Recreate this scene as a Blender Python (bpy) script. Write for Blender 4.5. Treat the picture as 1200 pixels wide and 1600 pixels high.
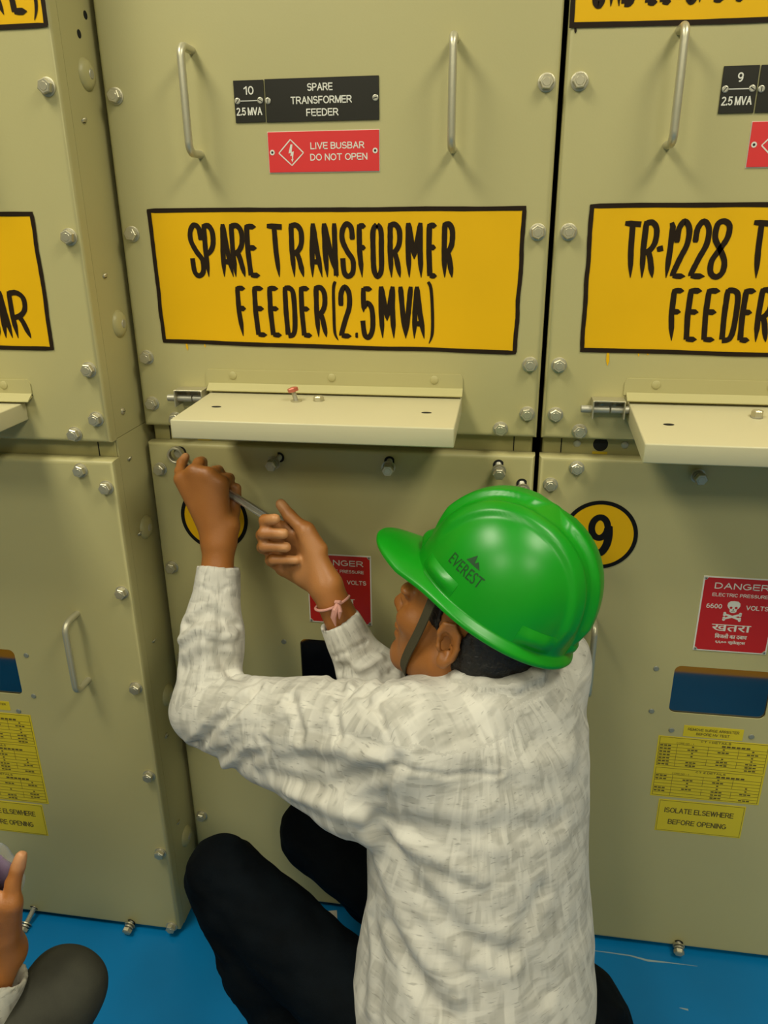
import bpy, bmesh, math, random
import numpy as np
from mathutils import Matrix, Vector

for o in list(bpy.data.objects):
    bpy.data.objects.remove(o, do_unlink=True)
SC = bpy.context.scene
COL = SC.collection
random.seed(4)

# ------------------------------------------------------------------ camera
cam_d = bpy.data.cameras.new('camera')
cam = bpy.data.objects.new('camera', cam_d)
COL.objects.link(cam)
cam_d.sensor_fit = 'VERTICAL'
cam_d.sensor_height = 24.0
cam_d.sensor_width = 18.0
cam_d.lens = 24.0 * 1219.0 / 1600.0
cam_d.clip_start = 0.02
R = [[0.98856362, 0.04645579, -0.14347063],
     [0.15051778, -0.3625774, 0.91971845],
     [-0.00929296, -0.93079508, -0.36542325]]
cam.matrix_world = Matrix(((R[0][0], -R[0][1], -R[0][2], 0.592006),
                           (R[1][0], -R[1][1], -R[1][2], -1.189098),
                           (R[2][0], -R[2][1], -R[2][2], 1.372095),
                           (0, 0, 0, 1)))
SC.camera = cam

# ------------------------------------------------------------------ exposure, world, lights
SC.view_settings.view_transform = 'Standard'
SC.view_settings.look = 'None'
SC.view_settings.gamma = 1.0
SC.view_settings.use_curve_mapping = False
SC.view_settings.exposure = 0.0
world = bpy.data.worlds.new('world')
SC.world = world
world.use_nodes = True
world.node_tree.nodes['Background'].inputs[0].default_value = (1.0, 0.95, 0.80, 1)
world.node_tree.nodes['Background'].inputs[1].default_value = 0.02
LAMP_COLOR = (1.0, 0.95, 0.76)
LAMPS = [(-0.55, -1.0, 32.5), (1.60, -1.0, 26.5), (-0.45, -3.0, 26.0), (1.60, -3.0, 25.0)]  # the rear two are added, unseen fill to brighten under the trays
ROOM_Z = 3.0


# ------------------------------------------------------------------ materials
def lin(r, g, b):
    f = lambda c: (c / 255.0) / 12.92 if c / 255.0 <= 0.04045 else ((c / 255.0 + 0.055) / 1.055) ** 2.4
    return (f(r), f(g), f(b), 1.0)


def mat(name, col, rough=0.5, metal=0.0, noise=0.0, nscale=8.0, bump=0.0, bscale=60.0, col2=None, coat=0.0, spec=0.5, ior=None):
    m = bpy.data.materials.new(name)
    m.use_nodes = True
    nt = m.node_tree
    b = nt.nodes['Principled BSDF']
    b.inputs['Base Color'].default_value = col
    b.inputs['Roughness'].default_value = rough
    b.inputs['Metallic'].default_value = metal
    b.inputs['Specular IOR Level'].default_value = spec
    if ior:
        b.inputs['IOR'].default_value = ior
    if coat:
        b.inputs['Coat Weight'].default_value = coat
        b.inputs['Coat Roughness'].default_value = 0.15
    tc = nt.nodes.new('ShaderNodeTexCoord')
    if noise or col2:
        n = nt.nodes.new('ShaderNodeTexNoise')
        n.inputs['Scale'].default_value = nscale
        n.inputs['Detail'].default_value = 5
        nt.links.new(tc.outputs['Object'], n.inputs['Vector'])
        r = nt.nodes.new('ShaderNodeValToRGB')
        c2 = col2 or tuple(list(max(0, c * (1 - noise)) for c in col[:3]) + [1])
        r.color_ramp.elements[0].position = 0.35
        r.color_ramp.elements[1].position = 0.68
        r.color_ramp.elements[0].color = c2
        r.color_ramp.elements[1].color = col
        nt.links.new(n.outputs['Fac'], r.inputs['Fac'])
        nt.links.new(r.outputs['Color'], b.inputs['Base Color'])
    if bump:
        n2 = nt.nodes.new('ShaderNodeTexNoise')
        n2.inputs['Scale'].default_value = bscale
        n2.inputs['Detail'].default_value = 3
        nt.links.new(tc.outputs['Object'], n2.inputs['Vector'])
        bp = nt.nodes.new('ShaderNodeBump')
        bp.inputs['Strength'].default_value = bump
        bp.inputs['Distance'].default_value = 0.002
        nt.links.new(n2.outputs['Fac'], bp.inputs['Height'])
        nt.links.new(bp.outputs['Normal'], b.inputs['Normal'])
    return m


M = {}
M['paint'] = mat('pebble_grey_paint', (0.47, 0.425, 0.19, 1), 0.42, noise=0.05, nscale=3.0, bump=0.05, bscale=350)
M['lit_paint'] = mat('lit_grey_tray_paint', (0.60, 0.55, 0.33, 1), 0.40, noise=0.04, nscale=3.0, bump=0.05, bscale=350)  # door paint made paler: overhead light on the trays put into the colour
M['carcass'] = mat('frame_paint', (0.40, 0.355, 0.135, 1), 0.5, noise=0.06, nscale=4)
M['yellow'] = mat('yellow_sign_paint', (0.78, 0.44, 0.0, 1), 0.6, noise=0.05, nscale=6, spec=0.25)
M['brush'] = mat('black_brush_paint', (0.016, 0.008, 0.002, 1), 0.65, spec=0.2)
M['black'] = mat('black_paint', (0.004, 0.004, 0.004, 1), 0.6, spec=0.2)
M['plate'] = mat('black_engraved_plate', (0.012, 0.011, 0.006, 1), 0.35)
M['white'] = mat('white_lettering', (0.72, 0.70, 0.60, 1), 0.5)
M['redplate'] = mat('pinkish_red_plate', (0.70, 0.035, 0.035, 1), 0.35)
M['danger'] = mat('red_enamel', (0.50, 0.010, 0.006, 1), 0.35)
M['sticker'] = mat('yellow_sticker', (0.66, 0.52, 0.008, 1), 0.4)
M['print'] = mat('dark_print', (0.10, 0.075, 0.01, 1), 0.6)
M['zinc'] = mat('zinc_plated_steel', (0.56, 0.52, 0.36, 1), 0.38, 0.7, bump=0.1, bscale=200)
M['dullzinc'] = mat('dull_zinc', (0.48, 0.46, 0.36, 1), 0.45, 0.6)
M['handle'] = mat('satin_aluminium', (0.56, 0.53, 0.37, 1), 0.38, 0.6, bump=0.08, bscale=120)
M['chrome'] = mat('chrome_vanadium_steel', (0.74, 0.71, 0.62, 1), 0.22, 0.85)
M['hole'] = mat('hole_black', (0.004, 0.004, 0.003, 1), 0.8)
M['orange'] = mat('orange_line_paint', (0.90, 0.42, 0.01, 1), 0.5)
M['glass'] = mat('dark_window_glass', (0.004, 0.005, 0.007, 1), 0.04, spec=0.5, ior=2.25)
M['gasket'] = mat('black_rubber', (0.01, 0.01, 0.01, 1), 0.6)
M['greyscrew'] = mat('grey_screw', (0.27, 0.28, 0.22, 1), 0.45, 0.3)
M['wallpaint'] = mat('cream_wall_paint', (0.40, 0.37, 0.28, 1), 0.7)
M['ceilpaint'] = mat('white_ceiling_paint', (0.55, 0.52, 0.44, 1), 0.8)
M['copper'] = mat('reddish_bolt', (0.55, 0.16, 0.10, 1), 0.4, 0.4)
M['scuff'] = mat('bare_scratch', (0.26, 0.36, 0.38, 1), 0.8)
M['paper'] = mat('pale_paper', (0.55, 0.52, 0.42, 1), 0.8)
M['yel2'] = mat('yellow_tag', (0.60, 0.42, 0.01, 1), 0.5)


def floor_mat():
    m = mat('blue_epoxy_floor', (0.001, 0.185, 0.46, 1), 0.36, noise=0.22, nscale=2.2, bump=0.12, bscale=35, spec=0.3)
    nt = m.node_tree
    b = nt.nodes['Principled BSDF']
    ramp = [n for n in nt.nodes if n.type == 'VALTORGB'][0]
    tc = [n for n in nt.nodes if n.type == 'TEX_COORD'][0]
    # pale scuffs
    mp = nt.nodes.new('ShaderNodeMapping')
    mp.inputs['Scale'].default_value = (1.6, 14.0, 1.0)
    mp.inputs['Rotation'].default_value = (0, 0, 0.1)
    n = nt.nodes.new('ShaderNodeTexNoise')
    n.inputs['Scale'].default_value = 5.0
    n.inputs['Detail'].default_value = 8.0
    n.inputs['Roughness'].default_value = 0.7
    r = nt.nodes.new('ShaderNodeValToRGB')
    r.color_ramp.elements[0].position = 0.66
    r.color_ramp.elements[1].position = 0.80
    r.color_ramp.elements[1].color = (0.35, 0.35, 0.35, 1)
    mix = nt.nodes.new('ShaderNodeMixRGB')
    mix.inputs[2].default_value = (0.28, 0.36, 0.38, 1)
    nt.links.new(tc.outputs['Object'], mp.inputs['Vector'])
    nt.links.new(mp.outputs['Vector'], n.inputs['Vector'])
    nt.links.new(n.outputs['Fac'], r.inputs['Fac'])
    nt.links.new(r.outputs['Color'], mix.inputs[0])
    nt.links.new(ramp.outputs['Color'], mix.inputs[1])
    nt.links.new(mix.outputs['Color'], b.inputs['Base Color'])
    return m


M['floor'] = floor_mat()


# ------------------------------------------------------------------ mesh builder
class MB:
    def __init__(self, *mats):
        self.bm = bmesh.new()
        self.mats = list(mats)

    def slot(self, m):
        if m not in self.mats:
            self.mats.append(m)
        return self.mats.index(m)

    def poly(self, pts, m):
        try:
            f = self.bm.faces.new([self.bm.verts.new(p) for p in pts])
            f.material_index = self.slot(m)
            return f
        except ValueError:
            return None

    def geo(self, verts, faces, m):
        vs = [self.bm.verts.new(v) for v in verts]
        k = self.slot(m)
        for f in faces:
            try:
                nf = self.bm.faces.new([vs[i] for i in f])
                nf.material_index = k
            except ValueError:
                pass

    def box(self, x0, x1, y0, y1, z0, z1, m, bevel=0.0, seg=2):
        b = bmesh.new()
        bmesh.ops.create_cube(b, size=1.0)
        for v in b.verts:
            v.co = Vector(((x0 + x1) / 2 + v.co.x * (x1 - x0), (y0 + y1) / 2 + v.co.y * (y1 - y0), (z0 + z1) / 2 + v.co.z * (z1 - z0)))
        if bevel:
            bmesh.ops.bevel(b, geom=list(b.edges), offset=bevel, segments=seg, affect='EDGES', profile=0.5)
        self.merge(b, m)

    def merge(self, b, m, mtx=None):
        b.verts.index_update()
        vs = [(mtx @ v.co) if mtx else v.co for v in b.verts]
        self.geo(vs, [[v.index for v in f.verts] for f in b.faces], m)
        b.free()

    def prism(self, pts2, y0, y1, m):
        """outline in x,z extruded from y0 (back) to y1 (front, smaller y)"""
        n = len(pts2)
        a = [(p[0], y0, p[1]) for p in pts2]
        c = [(p[0], y1, p[1]) for p in pts2]
        self.geo(a + c, [list(range(n, 2 * n)), list(range(n - 1, -1, -1))] +
                 [[i, (i + 1) % n, n + (i + 1) % n, n + i] for i in range(n)], m)

    def lathe(self, prof, m, mtx=Matrix(), n=20):
        """profile of (radius, height) turned about local z"""
        vs, fs = [], []
        for (r, h) in prof:
            for i in range(n):
                a = 2 * math.pi * i / n
                vs.append(mtx @ Vector((r * math.cos(a), r * math.sin(a), h)))
        for k in range(len(prof) - 1):
            for i in range(n):
                j = (i + 1) % n
                fs.append([k * n + i, k * n + j, (k + 1) * n + j, (k + 1) * n + i])
        fs.append([(len(prof) - 1) * n + i for i in range(n)])
        fs.append([i for i in range(n - 1, -1, -1)])
        self.geo(vs, fs, m)

    def tube(self, pts, rad, m, n=10, closed=False):
        pts = [Vector(p) for p in pts]
        N = len(pts)
        rads = rad if isinstance(rad, (list, tuple)) else [rad] * N
        vs, fs = [], []
        up = None
        for i, p in enumerate(pts):
            if closed:
                t = (pts[(i + 1) % N] - pts[i - 1]).normalized()
            else:
                t = (pts[min(i + 1, N - 1)] - pts[max(i - 1, 0)]).normalized()
            if up is None:
                up = t.orthogonal().normalized()
            up = (up - t * up.dot(t)).normalized()
            w = t.cross(up)
            for k in range(n):
                a = 2 * math.pi * k / n
                vs.append(p + (up * math.cos(a) + w * math.sin(a)) * rads[i])
        for i in range(N if closed else N - 1):
            for k in range(n):
                a, b2 = i * n + k, i * n + (k + 1) % n
                c, d = ((i + 1) % N) * n + (k + 1) % n, ((i + 1) % N) * n + k
                fs.append([a, b2, c, d])
        if not closed:
            fs.append(list(range(n - 1, -1, -1)))
            fs.append([(N - 1) * n + k for k in range(n)])
        self.geo(vs, fs, m)

    def ngon(self, cx, cz, r, y, m, n=40, rz=None):
        rz = rz or r
        self.poly([(cx + r * math.cos(2 * math.pi * i / n), y, cz + rz * math.sin(2 * math.pi * i / n)) for i in range(n)][::1], m)

    def ring(self, cx, cz, r0, r1, y, m, n=48):
        for i in range(n):
            a, b = 2 * math.pi * i / n, 2 * math.pi * (i + 1) / n
            self.poly([(cx + r * math.cos(t), y, cz + r * math.sin(t)) for r, t in ((r0, a), (r1, a), (r1, b), (r0, b))], m)

    def build(self, name, parent=None, loc=(0, 0, 0), smooth=True, angle=35, recalc=True):
        if recalc:
            bmesh.ops.recalc_face_normals(self.bm, faces=list(self.bm.faces))
        me = bpy.data.meshes.new(name)
        self.bm.to_mesh(me)
        self.bm.free()
        for m in self.mats:
            me.materials.append(m)
        if smooth:
            me.shade_smooth()
            me.set_sharp_from_angle(angle=math.radians(angle))
        return link(name, me, parent, loc)


def link(name, me, parent=None, loc=(0, 0, 0)):
    o = bpy.data.objects.new(name, me)
    o.location = loc
    COL.objects.link(o)
    if parent:
        o.parent = parent
    return o


def thing(name, label, cat, loc=(0, 0, 0), group=None):
    o = bpy.data.objects.new(name, None)
    o.empty_display_size = 0.05
    o.location = loc
    COL.objects.link(o)
    return tag(o, label, cat, group)


def tag(o, label, cat, group=None):
    o['label'] = label
    o['category'] = cat
    if group:
        o['group'] = group
    return o


def struct(o):
    o['kind'] = 'structure'
    return o


# ------------------------------------------------------------------ lettering
_tc = {}


def text_geo(s):
    if s not in _tc:
        cu = bpy.data.curves.new('lettering', 'FONT')
        cu.body = s
        cu.resolution_u = 3
        ob = bpy.data.objects.new('lettering', cu)
        me = ob.to_mesh()
        vs = [(v.co.x, v.co.y) for v in me.vertices]
        fs = [list(p.vertices) for p in me.polygons]
        ob.to_mesh_clear()
        bpy.data.objects.remove(ob)
        bpy.data.curves.remove(cu)
        _tc[s] = (vs, fs)
    return _tc[s]


def text(mb, s, x0, x1, z0, z1, y, m, skew=0.0, bold=0.0):
    """flat lettering filling the box x0..x1, z0..z1, facing -y"""
    vs, fs = text_geo(s)
    if not vs:
        return
    ax0, ax1 = min(v[0] for v in vs), max(v[0] for v in vs)
    az0, az1 = min(v[1] for v in vs), max(v[1] for v in vs)
    sx, sz = (x1 - x0) / max(ax1 - ax0, 1e-6), (z1 - z0) / max(az1 - az0, 1e-6)
    for k, d in enumerate([0.0] if not bold else [-bold, 0, bold]):
        mb.geo([(x0 + (v[0] - ax0) * sx + d, y - 0.00003 * k, z0 + (v[1] - az0) * sz + skew * (v[0] - ax0) * sx) for v in vs], fs, m)


# upright sans capitals for the engraved and printed labels: character -> (width, strokes); a trailing 1 means curved
_arc = lambda cx, cy, rx, ry, a0, a1, n=12: [(cx + rx * math.cos(math.radians(a0 + (a1 - a0) * i / n)), cy + ry * math.sin(math.radians(a0 + (a1 - a0) * i / n))) for i in range(n + 1)]
SANS = {
    'A': (.66, [[(0, 0), (.33, 1)], [(.66, 0), (.33, 1)], [(.13, .36), (.53, .36)]]),
    'B': (.58, [[(0, 0), (0, 1)], [(0, 1), (.30, 1)] + _arc(.30, .76, .24, .24, 90, -90) + [(0, .52)], [(0, .52), (.32, .52)] + _arc(.32, .26, .26, .26, 90, -90) + [(0, 0)]]),
    'C': (.66, [_arc(.34, .5, .34, .5, 40, 320, 24)]),
    'D': (.62, [[(0, 0), (0, 1)], [(0, 1), (.22, 1)] + _arc(.22, .5, .40, .5, 90, -90, 18) + [(0, 0)]]),
    'E': (.54, [[(0, 0), (0, 1)], [(0, 1), (.54, 1)], [(0, .52), (.50, .52)], [(0, 0), (.54, 0)]]),
    'F': (.50, [[(0, 0), (0, 1)], [(0, 1), (.50, 1)], [(0, .5), (.44, .5)]]),
    'G': (.68, [_arc(.34, .5, .34, .5, 45, 325, 24), [(.40, .46), (.68, .46)], [(.66, .46), (.66, .16)]]),
    'H': (.60, [[(0, 0), (0, 1)], [(.60, 0), (.60, 1)], [(0, .52), (.60, .52)]]),
    'I': (.04, [[(.02, 0), (.02, 1)]]),
    'L': (.48, [[(0, 0), (0, 1)], [(0, 0), (.48, 0)]]),
    'M': (.72, [[(0, 0), (0, 1)], [(.02, 1), (.36, .02)], [(.70, 1), (.36, .02)], [(.72, 0), (.72, 1)]]),
    'N': (.60, [[(0, 0), (0, 1)], [(.02, 1), (.58, 0)], [(.60, 0), (.60, 1)]]),
    'O': (.72, [_arc(.36, .5, .36, .5, 0, 360, 30)]),
    'P': (.56, [[(0, 0), (0, 1)], [(0, 1), (.30, 1)] + _arc(.30, .73, .26, .27, 90, -90) + [(0, .46)]]),
    'R': (.62, [[(0, 0), (0, 1)], [(0, 1), (.32, 1)] + _arc(.32, .74, .26, .26, 90, -90) + [(0, .48)], [(.32, .48), (.62, 0)]]),
    'S': (.58, [_arc(.29, .74, .26, .26, 20, 250, 14) + _arc(.29, .26, .29, .26, 70, -160, 14)]),
    'T': (.60, [[(0, 1), (.60, 1)], [(.30, 0), (.30, 1)]]),
    'U': (.60, [[(0, 1), (0, .34)] + _arc(.30, .30, .30, .30, 180, 360) + [(.60, .34), (.60, 1)]]),
    'V': (.66, [[(0, 1), (.33, 0)], [(.66, 1), (.33, 0)]]),
    'W': (.92, [[(0, 1), (.23, 0)], [(.46, 1), (.23, 0)], [(.46, 1), (.69, 0)], [(.92, 1), (.69, 0)]]),
    'Y': (.64, [[(0, 1), (.32, .44)], [(.64, 1), (.32, .44)], [(.32, .44), (.32, 0)]]),
    '0': (.52, [_arc(.26, .5, .26, .5, 0, 360, 26)]),
    '1': (.30, [[(.26, 0), (.26, 1)], [(.26, .98), (.0, .76)]]),
    '2': (.52, [_arc(.26, .74, .26, .26, 165, -30, 12) + [(.0, .02)], [(0, 0), (.52, 0)]]),
    '3': (.52, [_arc(.25, .75, .24, .25, 150, -80, 12), _arc(.25, .27, .27, .27, 85, -150, 14)]),
    '5': (.52, [[(.06, 1), (.48, 1)], [(.08, 1), (.03, .50)], [(.03, .50)] + _arc(.25, .32, .27, .32, 120, -160, 14)]),
    '6': (.52, [_arc(.26, .31, .26, .31, 0, 360, 22), _arc(.30, .5, .30, .5, 70, 180, 12)]),
    '9': (.52, [_arc(.26, .69, .26, .31, 0, 360, 22), _arc(.22, .5, .30, .5, -110, 0, 12)]),
    '.': (.08, [[(.04, 0), (.04, .09)]]),
    '-': (.30, [[(0, .42), (.30, .42)]]),
    ':': (.08, [[(.04, 0), (.04, .1)], [(.04, .5), (.04, .6)]]),
}


def sans(mb, s, x0, x1, z0, z1, y, m, wt=0.155):
    """plain capitals filling the box, facing -y"""
    gap, adv, items = 0.22, 0.0, []
    for ch in s:
        if ch == ' ':
            adv += 0.34
            continue
        w, st = SANS[ch]
        items.append((adv, st))
        adv += w + gap
    adv -= gap
    h = z1 - z0
    tw = wt * h
    sx, hz = (x1 - x0 - tw) / adv, h - tw
    n = 0
    for a, st in items:
        for pts in st:
            q = [(x0 + tw / 2 + (a + p[0]) * sx, z0 + tw / 2 + p[1] * hz) for p in pts]
            if len(q) == 2:      # square the ends
                d = np.array(q[1]) - np.array(q[0])
                d = d / max(np.linalg.norm(d), 1e-9) * tw * .42
                q = [tuple(np.array(q[0]) - d), tuple(np.array(q[1]) + d)]
                stroke2(mb, q, tw, y - 0.00001 * (n % 3), m)
            else:
                stroke2(mb, q, tw, y - 0.00001 * (n % 3), m)
            n += 1


def stroke2(mb, pts, w, y, m):
    P = [np.array(pts[0], float)]
    for p in pts[1:]:
        if np.linalg.norm(np.array(p) - P[-1]) > 1e-6:
            P.append(np.array(p, float))
    N = len(P)
    closed = N > 3 and np.linalg.norm(P[0] - P[-1]) < 1e-5
    l, r = [], []
    for i, p in enumerate(P):
        a = P[i] - P[i - 1] if i > 0 else (P[-1] - P[-2] if closed else P[1] - P[0])
        b = P[i + 1] - P[i] if i < N - 1 else (P[1] - P[0] if closed else P[-1] - P[-2])
        t = a / max(np.linalg.norm(a), 1e-9) + b / max(np.linalg.norm(b), 1e-9)
        t = t / max(np.linalg.norm(t), 1e-9)
        nr = np.array([-t[1], t[0]])
        l.append(p + nr * w / 2)
        r.append(p - nr * w / 2)
    for i in range(N - 1):
        mb.poly([(q[0], y, q[1]) for q in (l[i], l[i + 1], r[i + 1], r[i])], m)


def catmull(pts, n=6):
    P = [pts[0]] + list(pts) + [pts[-1]]
    out = []
    for i in range(1, len(P) - 2):
        p0, p1, p2, p3 = [np.array(P[i + k], float) for k in (-1, 0, 1, 2)]
        for t in np.linspace(0, 1, n, endpoint=False):
            out.append(0.5 * ((2 * p1) + (-p0 + p2) * t + (2 * p0 - 5 * p1 + 4 * p2 - p3) * t * t + (-p0 + 3 * p1 - 3 * p2 + p3) * t ** 3))
    out.append(np.array(P[-2], float))
    return out


def stroke(mb, pts, w, y, m, taper=False, jag=0.0, blunt=False):
    """one brush stroke as a flat ribbon; a tapered stroke ends in a point"""
    pts = [np.array(p, float) for p in pts]
    L = [0.0]
    for a, b in zip(pts[:-1], pts[1:]):
        L.append(L[-1] + np.linalg.norm(b - a))
    tot = max(L[-1], 1e-6)
    fine, n = [], max(3, int(tot / 0.006))
    if len(pts) < 6:
        for s in np.linspace(0, tot, n + 1):
            i = min(max(np.searchsorted(L, s) - 1, 0), len(pts) - 2)
            t = (s - L[i]) / max(L[i + 1] - L[i], 1e-9)
            fine.append(pts[i] * (1 - t) + pts[i + 1] * t)
    else:
        fine = pts
    N = len(fine)
    l, r = [], []
    for i, p in enumerate(fine):
        t = fine[min(i + 1, N - 1)] - fine[max(i - 1, 0)]
        t = t / max(np.linalg.norm(t), 1e-9)
        nrm = np.array([-t[1], t[0]])
        s = i / (N - 1)
        k = 1.0
        if taper and s > 0.72:
            k = 1.0 - 0.88 * ((s - 0.72) / 0.28) ** 1.3
        if i == 0 and not blunt:
            k *= 0.72
        k *= 1 + random.uniform(-jag, jag)
        l.append(p + nrm * w * 0.5 * k)
        r.append(p - nrm * w * 0.5 * k)
    for i in range(N - 1):
        mb.poly([(q[0], y, q[1]) for q in (l[i], l[i + 1], r[i + 1], r[i])], m)


_E = [([(.18, .98), (.16, .5), (.28, .03)], 0), ([(.12, .955), (.9, .945)], 1), ([(.18, .56), (.85, .55)], 1), ([(.25, .035), (.98, .03)], 1)]
_stem = ([(.16, 1), (.14, .5), (.24, 0)], 1)
_bowl = ([(.14, .955), (.55, .97), (.86, .86), (.86, .64), (.6, .5), (.22, .44)], 2)
GLY = {
    'S': [([(.90, .70), (.82, .92), (.45, .985), (.14, .86), (.14, .68), (.5, .48), (.9, .32), (.88, .10), (.52, .02), (.2, .1), (.12, .36)], 2)],
    'P': [_stem, _bowl], 'R': [_stem, _bowl, ([(.42, .5), (.62, .38), (.92, 0)], 1)],
    'B': [([(.16, .98), (.14, .5), (.2, .03)], 0), _bowl, ([(.2, .48), (.7, .44), (.92, .25), (.8, .05), (.2, .03)], 2)],
    'A': [([(.36, 1), (.2, .5), (.16, 0)], 1), ([(.34, 1), (.6, .5), (.96, 0)], 1), ([(.25, .29), (.75, .29)], 0)],
    'E': _E, 'F': [([(.16, .98), (.16, .5), (.4, 0)], 1), _E[1], _E[2]], 'L': [_E[0], _E[3]],
    'T': [([(0, .96), (1, .94)], 0), ([(.48, .96), (.52, .5), (.66, 0)], 1)],
    'N': [([(.14, 1), (.16, .5), (.26, 0)], 1), ([(.16, 1), (.5, .5), (.98, 0)], 1), ([(.86, 1), (.86, .5), (.9, .03)], 0)],
    'O': [([(.5, .97), (.16, .86), (.14, .5), (.2, .14), (.52, .02), (.84, .14), (.86, .5), (.84, .86), (.5, .97)], 2)],
    'M': [([(.12, 1), (.12, .5), (.2, 0)], 1), ([(.14, 1), (.5, .34)], 1), ([(.88, 1), (.5, .34)], 1), ([(.86, 1), (.86, .5), (.94, 0)], 1)],
    'D': [([(.16, .98), (.16, .5), (.24, .04)], 0), ([(.14, .955), (.6, .95), (.86, .82), (.88, .3), (.72, .06), (.24, .02)], 2)],
    '(': [([(.7, 1.09), (.4, .95), (.35, .5), (.4, .1), (.9, -.06)], 3)],
    ')': [([(.1, 1.09), (.5, .95), (.72, .5), (.72, .1), (.3, -.1)], 3)],
    '2': [([(.14, .62), (.18, .86), (.5, .985), (.85, .86), (.84, .6), (.5, .36), (.16, .1), (.14, .04)], 2), ([(.12, .035), (.98, .03)], 1)],
    '5': [([(.2, .96), (.9, .945)], 1), ([(.2, .97), (.2, .5)], 1), ([(.2, .58), (.5, .68), (.86, .56), (.9, .2), (.62, .02), (.26, .06), (.12, .34)], 2)],
    '.': [([(.1, .05), (.9, .05)], 0)],
    'V': [([(.12, 1), (.3, .5), (.56, 0)], 1), ([(.94, 1), (.75, .5), (.54, 0)], 1)],
    '1': [([(.35, .97), (.6, .9), (.58, .5), (.45, 0)], 1)],
    '-': [([(0, .5), (1, .53)], 0)],
    '8': [([(.5, .52), (.16, .7), (.2, .93), (.55, .985), (.88, .9), (.85, .7), (.5, .5), (.14, .3), (.16, .1), (.5, .02), (.84, .1), (.86, .3), (.5, .52)], 2)],
    'U': [([(.16, 1), (.14, .3), (.28, .04), (.6, .02), (.84, .2), (.88, .5), (.88, 1)], 2)],
    'I': [([(.5, 1), (.5, .5), (.6, 0)], 1)],
    'Z': [([(.1, .96), (.9, .95)], 0), ([(.88, .95), (.14, .05)], 0), ([(.12, .035), (.98, .03)], 1)],
    'C': [([(.9, .75), (.8, .93), (.5, .985), (.18, .86), (.14, .5), (.2, .12), (.5, .02), (.82, .08), (.9, .3)], 2)],
    'K': [_stem, ([(.9, 1), (.2, .5)], 0), ([(.35, .55), (.95, 0)], 1)],
}


def paint_word(mb, letters, z0, z1, y, m, w=0.0078):
    """letters: list of (character, x0, x1) in metres"""
    for ch, x0, x1 in letters:
        if ch not in '.-()':
            x0, x1 = x0 + w * .22, x1 - w * .22
        for pts, kind in GLY[ch]:
            q = [(x0 + p[0] * (x1 - x0), z0 + p[1] * (z1 - z0)) for p in pts]
            if kind == 2 or kind == 3:
                q = catmull(q, 5)
            ww = w * (0.62 if kind == 3 else 1.0)
            stroke(mb, q, ww, y - random.uniform(0, 0.0002), m, taper=(kind in (1, 3)), jag=0.05)


def rrect(x0, x1, z0, z1, r, n=5):
    out = []
    for cx, cz, a0 in ((x1 - r, z1 - r, 0), (x0 + r, z1 - r, 90), (x0 + r, z0 + r, 180), (x1 - r, z0 + r, 270)):
        for i in range(n + 1):
            a = math.radians(a0 + 90.0 * i / n)
            out.append((cx + r * math.cos(a), cz + r * math.sin(a)))
    return out

# ------------------------------------------------------------------ room shell
def room():
    mb = MB(M['floor'])
    mb.box(-3.2, 3.6, -4.0, 1.2, -0.05, 0.0, M['floor'])
    # paint scratched through to the screed along the foot of the right cubicle
    for line, w in (([(0.805, -0.025), (0.848, -0.025), (0.890, -0.026), (0.922, -0.032), (0.962, -0.031), (1.015, -0.031)], (0.0004, 0.0010, 0.0014, 0.0024, 0.0011, 0.0003)), ([(0.964, -0.123), (0.979, -0.125)], (0.0006, 0.0020))):
        for (a, b), wa, wb in zip(zip(line[:-1], line[1:]), w[:-1], w[1:]):
            mb.poly([(a[0], a[1] - wa, 0.0003), (b[0], b[1] - wb, 0.0003), (b[0], b[1] + wb, 0.0003), (a[0], a[1] + wa, 0.0003)], M['scuff'])
    struct(mb.build('floor', smooth=False))
    mb = MB(M['ceilpaint'])
    mb.box(-3.2, 3.6, -4.0, 1.2, ROOM_Z, ROOM_Z + 0.1, M['ceilpaint'])
    struct(mb.build('ceiling', smooth=False))
    for nm, b in (('wall_back', (-3.2, 3.6, 1.2, 1.3)), ('wall_front', (-3.2, 3.6, -4.1, -4.0)),
                  ('wall_left', (-3.3, -3.2, -4.1, 1.3)), ('wall_right', (3.6, 3.7, -4.1, 1.3))):
        mb = MB(M['wallpaint'])
        mb.box(*b, 0.0, ROOM_Z, M['wallpaint'])
        struct(mb.build(nm, smooth=False))
    # painted safety line on the floor, seen mirrored in the door windows
    mb = MB(M['orange'])
    mb.box(-3.2, 3.6, -1.16, -1.015, 0.0, 0.0006, M['orange'])
    struct(mb.build('trim_1', smooth=False))


room()


def ceiling_lamp(x, y, power, label):
    t = thing('ceiling_light', label, 'ceiling light', (x, y, ROOM_Z), 'panel lights in the ceiling')
    mb = MB(M['white'])
    mb.box(-0.32, 0.32, -0.48, 0.48, -0.05, 0.0, M['white'], 0.006)
    mb.build('housing', t)
    dm = bpy.data.materials.get('lamp_diffuser')
    if not dm:
        dm = mat('lamp_diffuser', (0.9, 0.9, 0.85, 1), 0.6)
        dm.node_tree.nodes['Principled BSDF'].inputs['Emission Color'].default_value = (*LAMP_COLOR, 1)
        dm.node_tree.nodes['Principled BSDF'].inputs['Emission Strength'].default_value = 3.0
    mb = MB(dm)
    mb.box(-0.29, 0.29, -0.45, 0.45, -0.054, -0.050, dm)
    mb.build('diffuser', t)
    ld = bpy.data.lights.new('panel_light', 'AREA')
    ld.shape = 'RECTANGLE'
    ld.size, ld.size_y = 0.58, 0.90
    ld.energy = power
    ld.color = LAMP_COLOR
    lo = bpy.data.objects.new('panel_light', ld)
    lo.location = (x, y, ROOM_Z - 0.056)
    COL.objects.link(lo)


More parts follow.
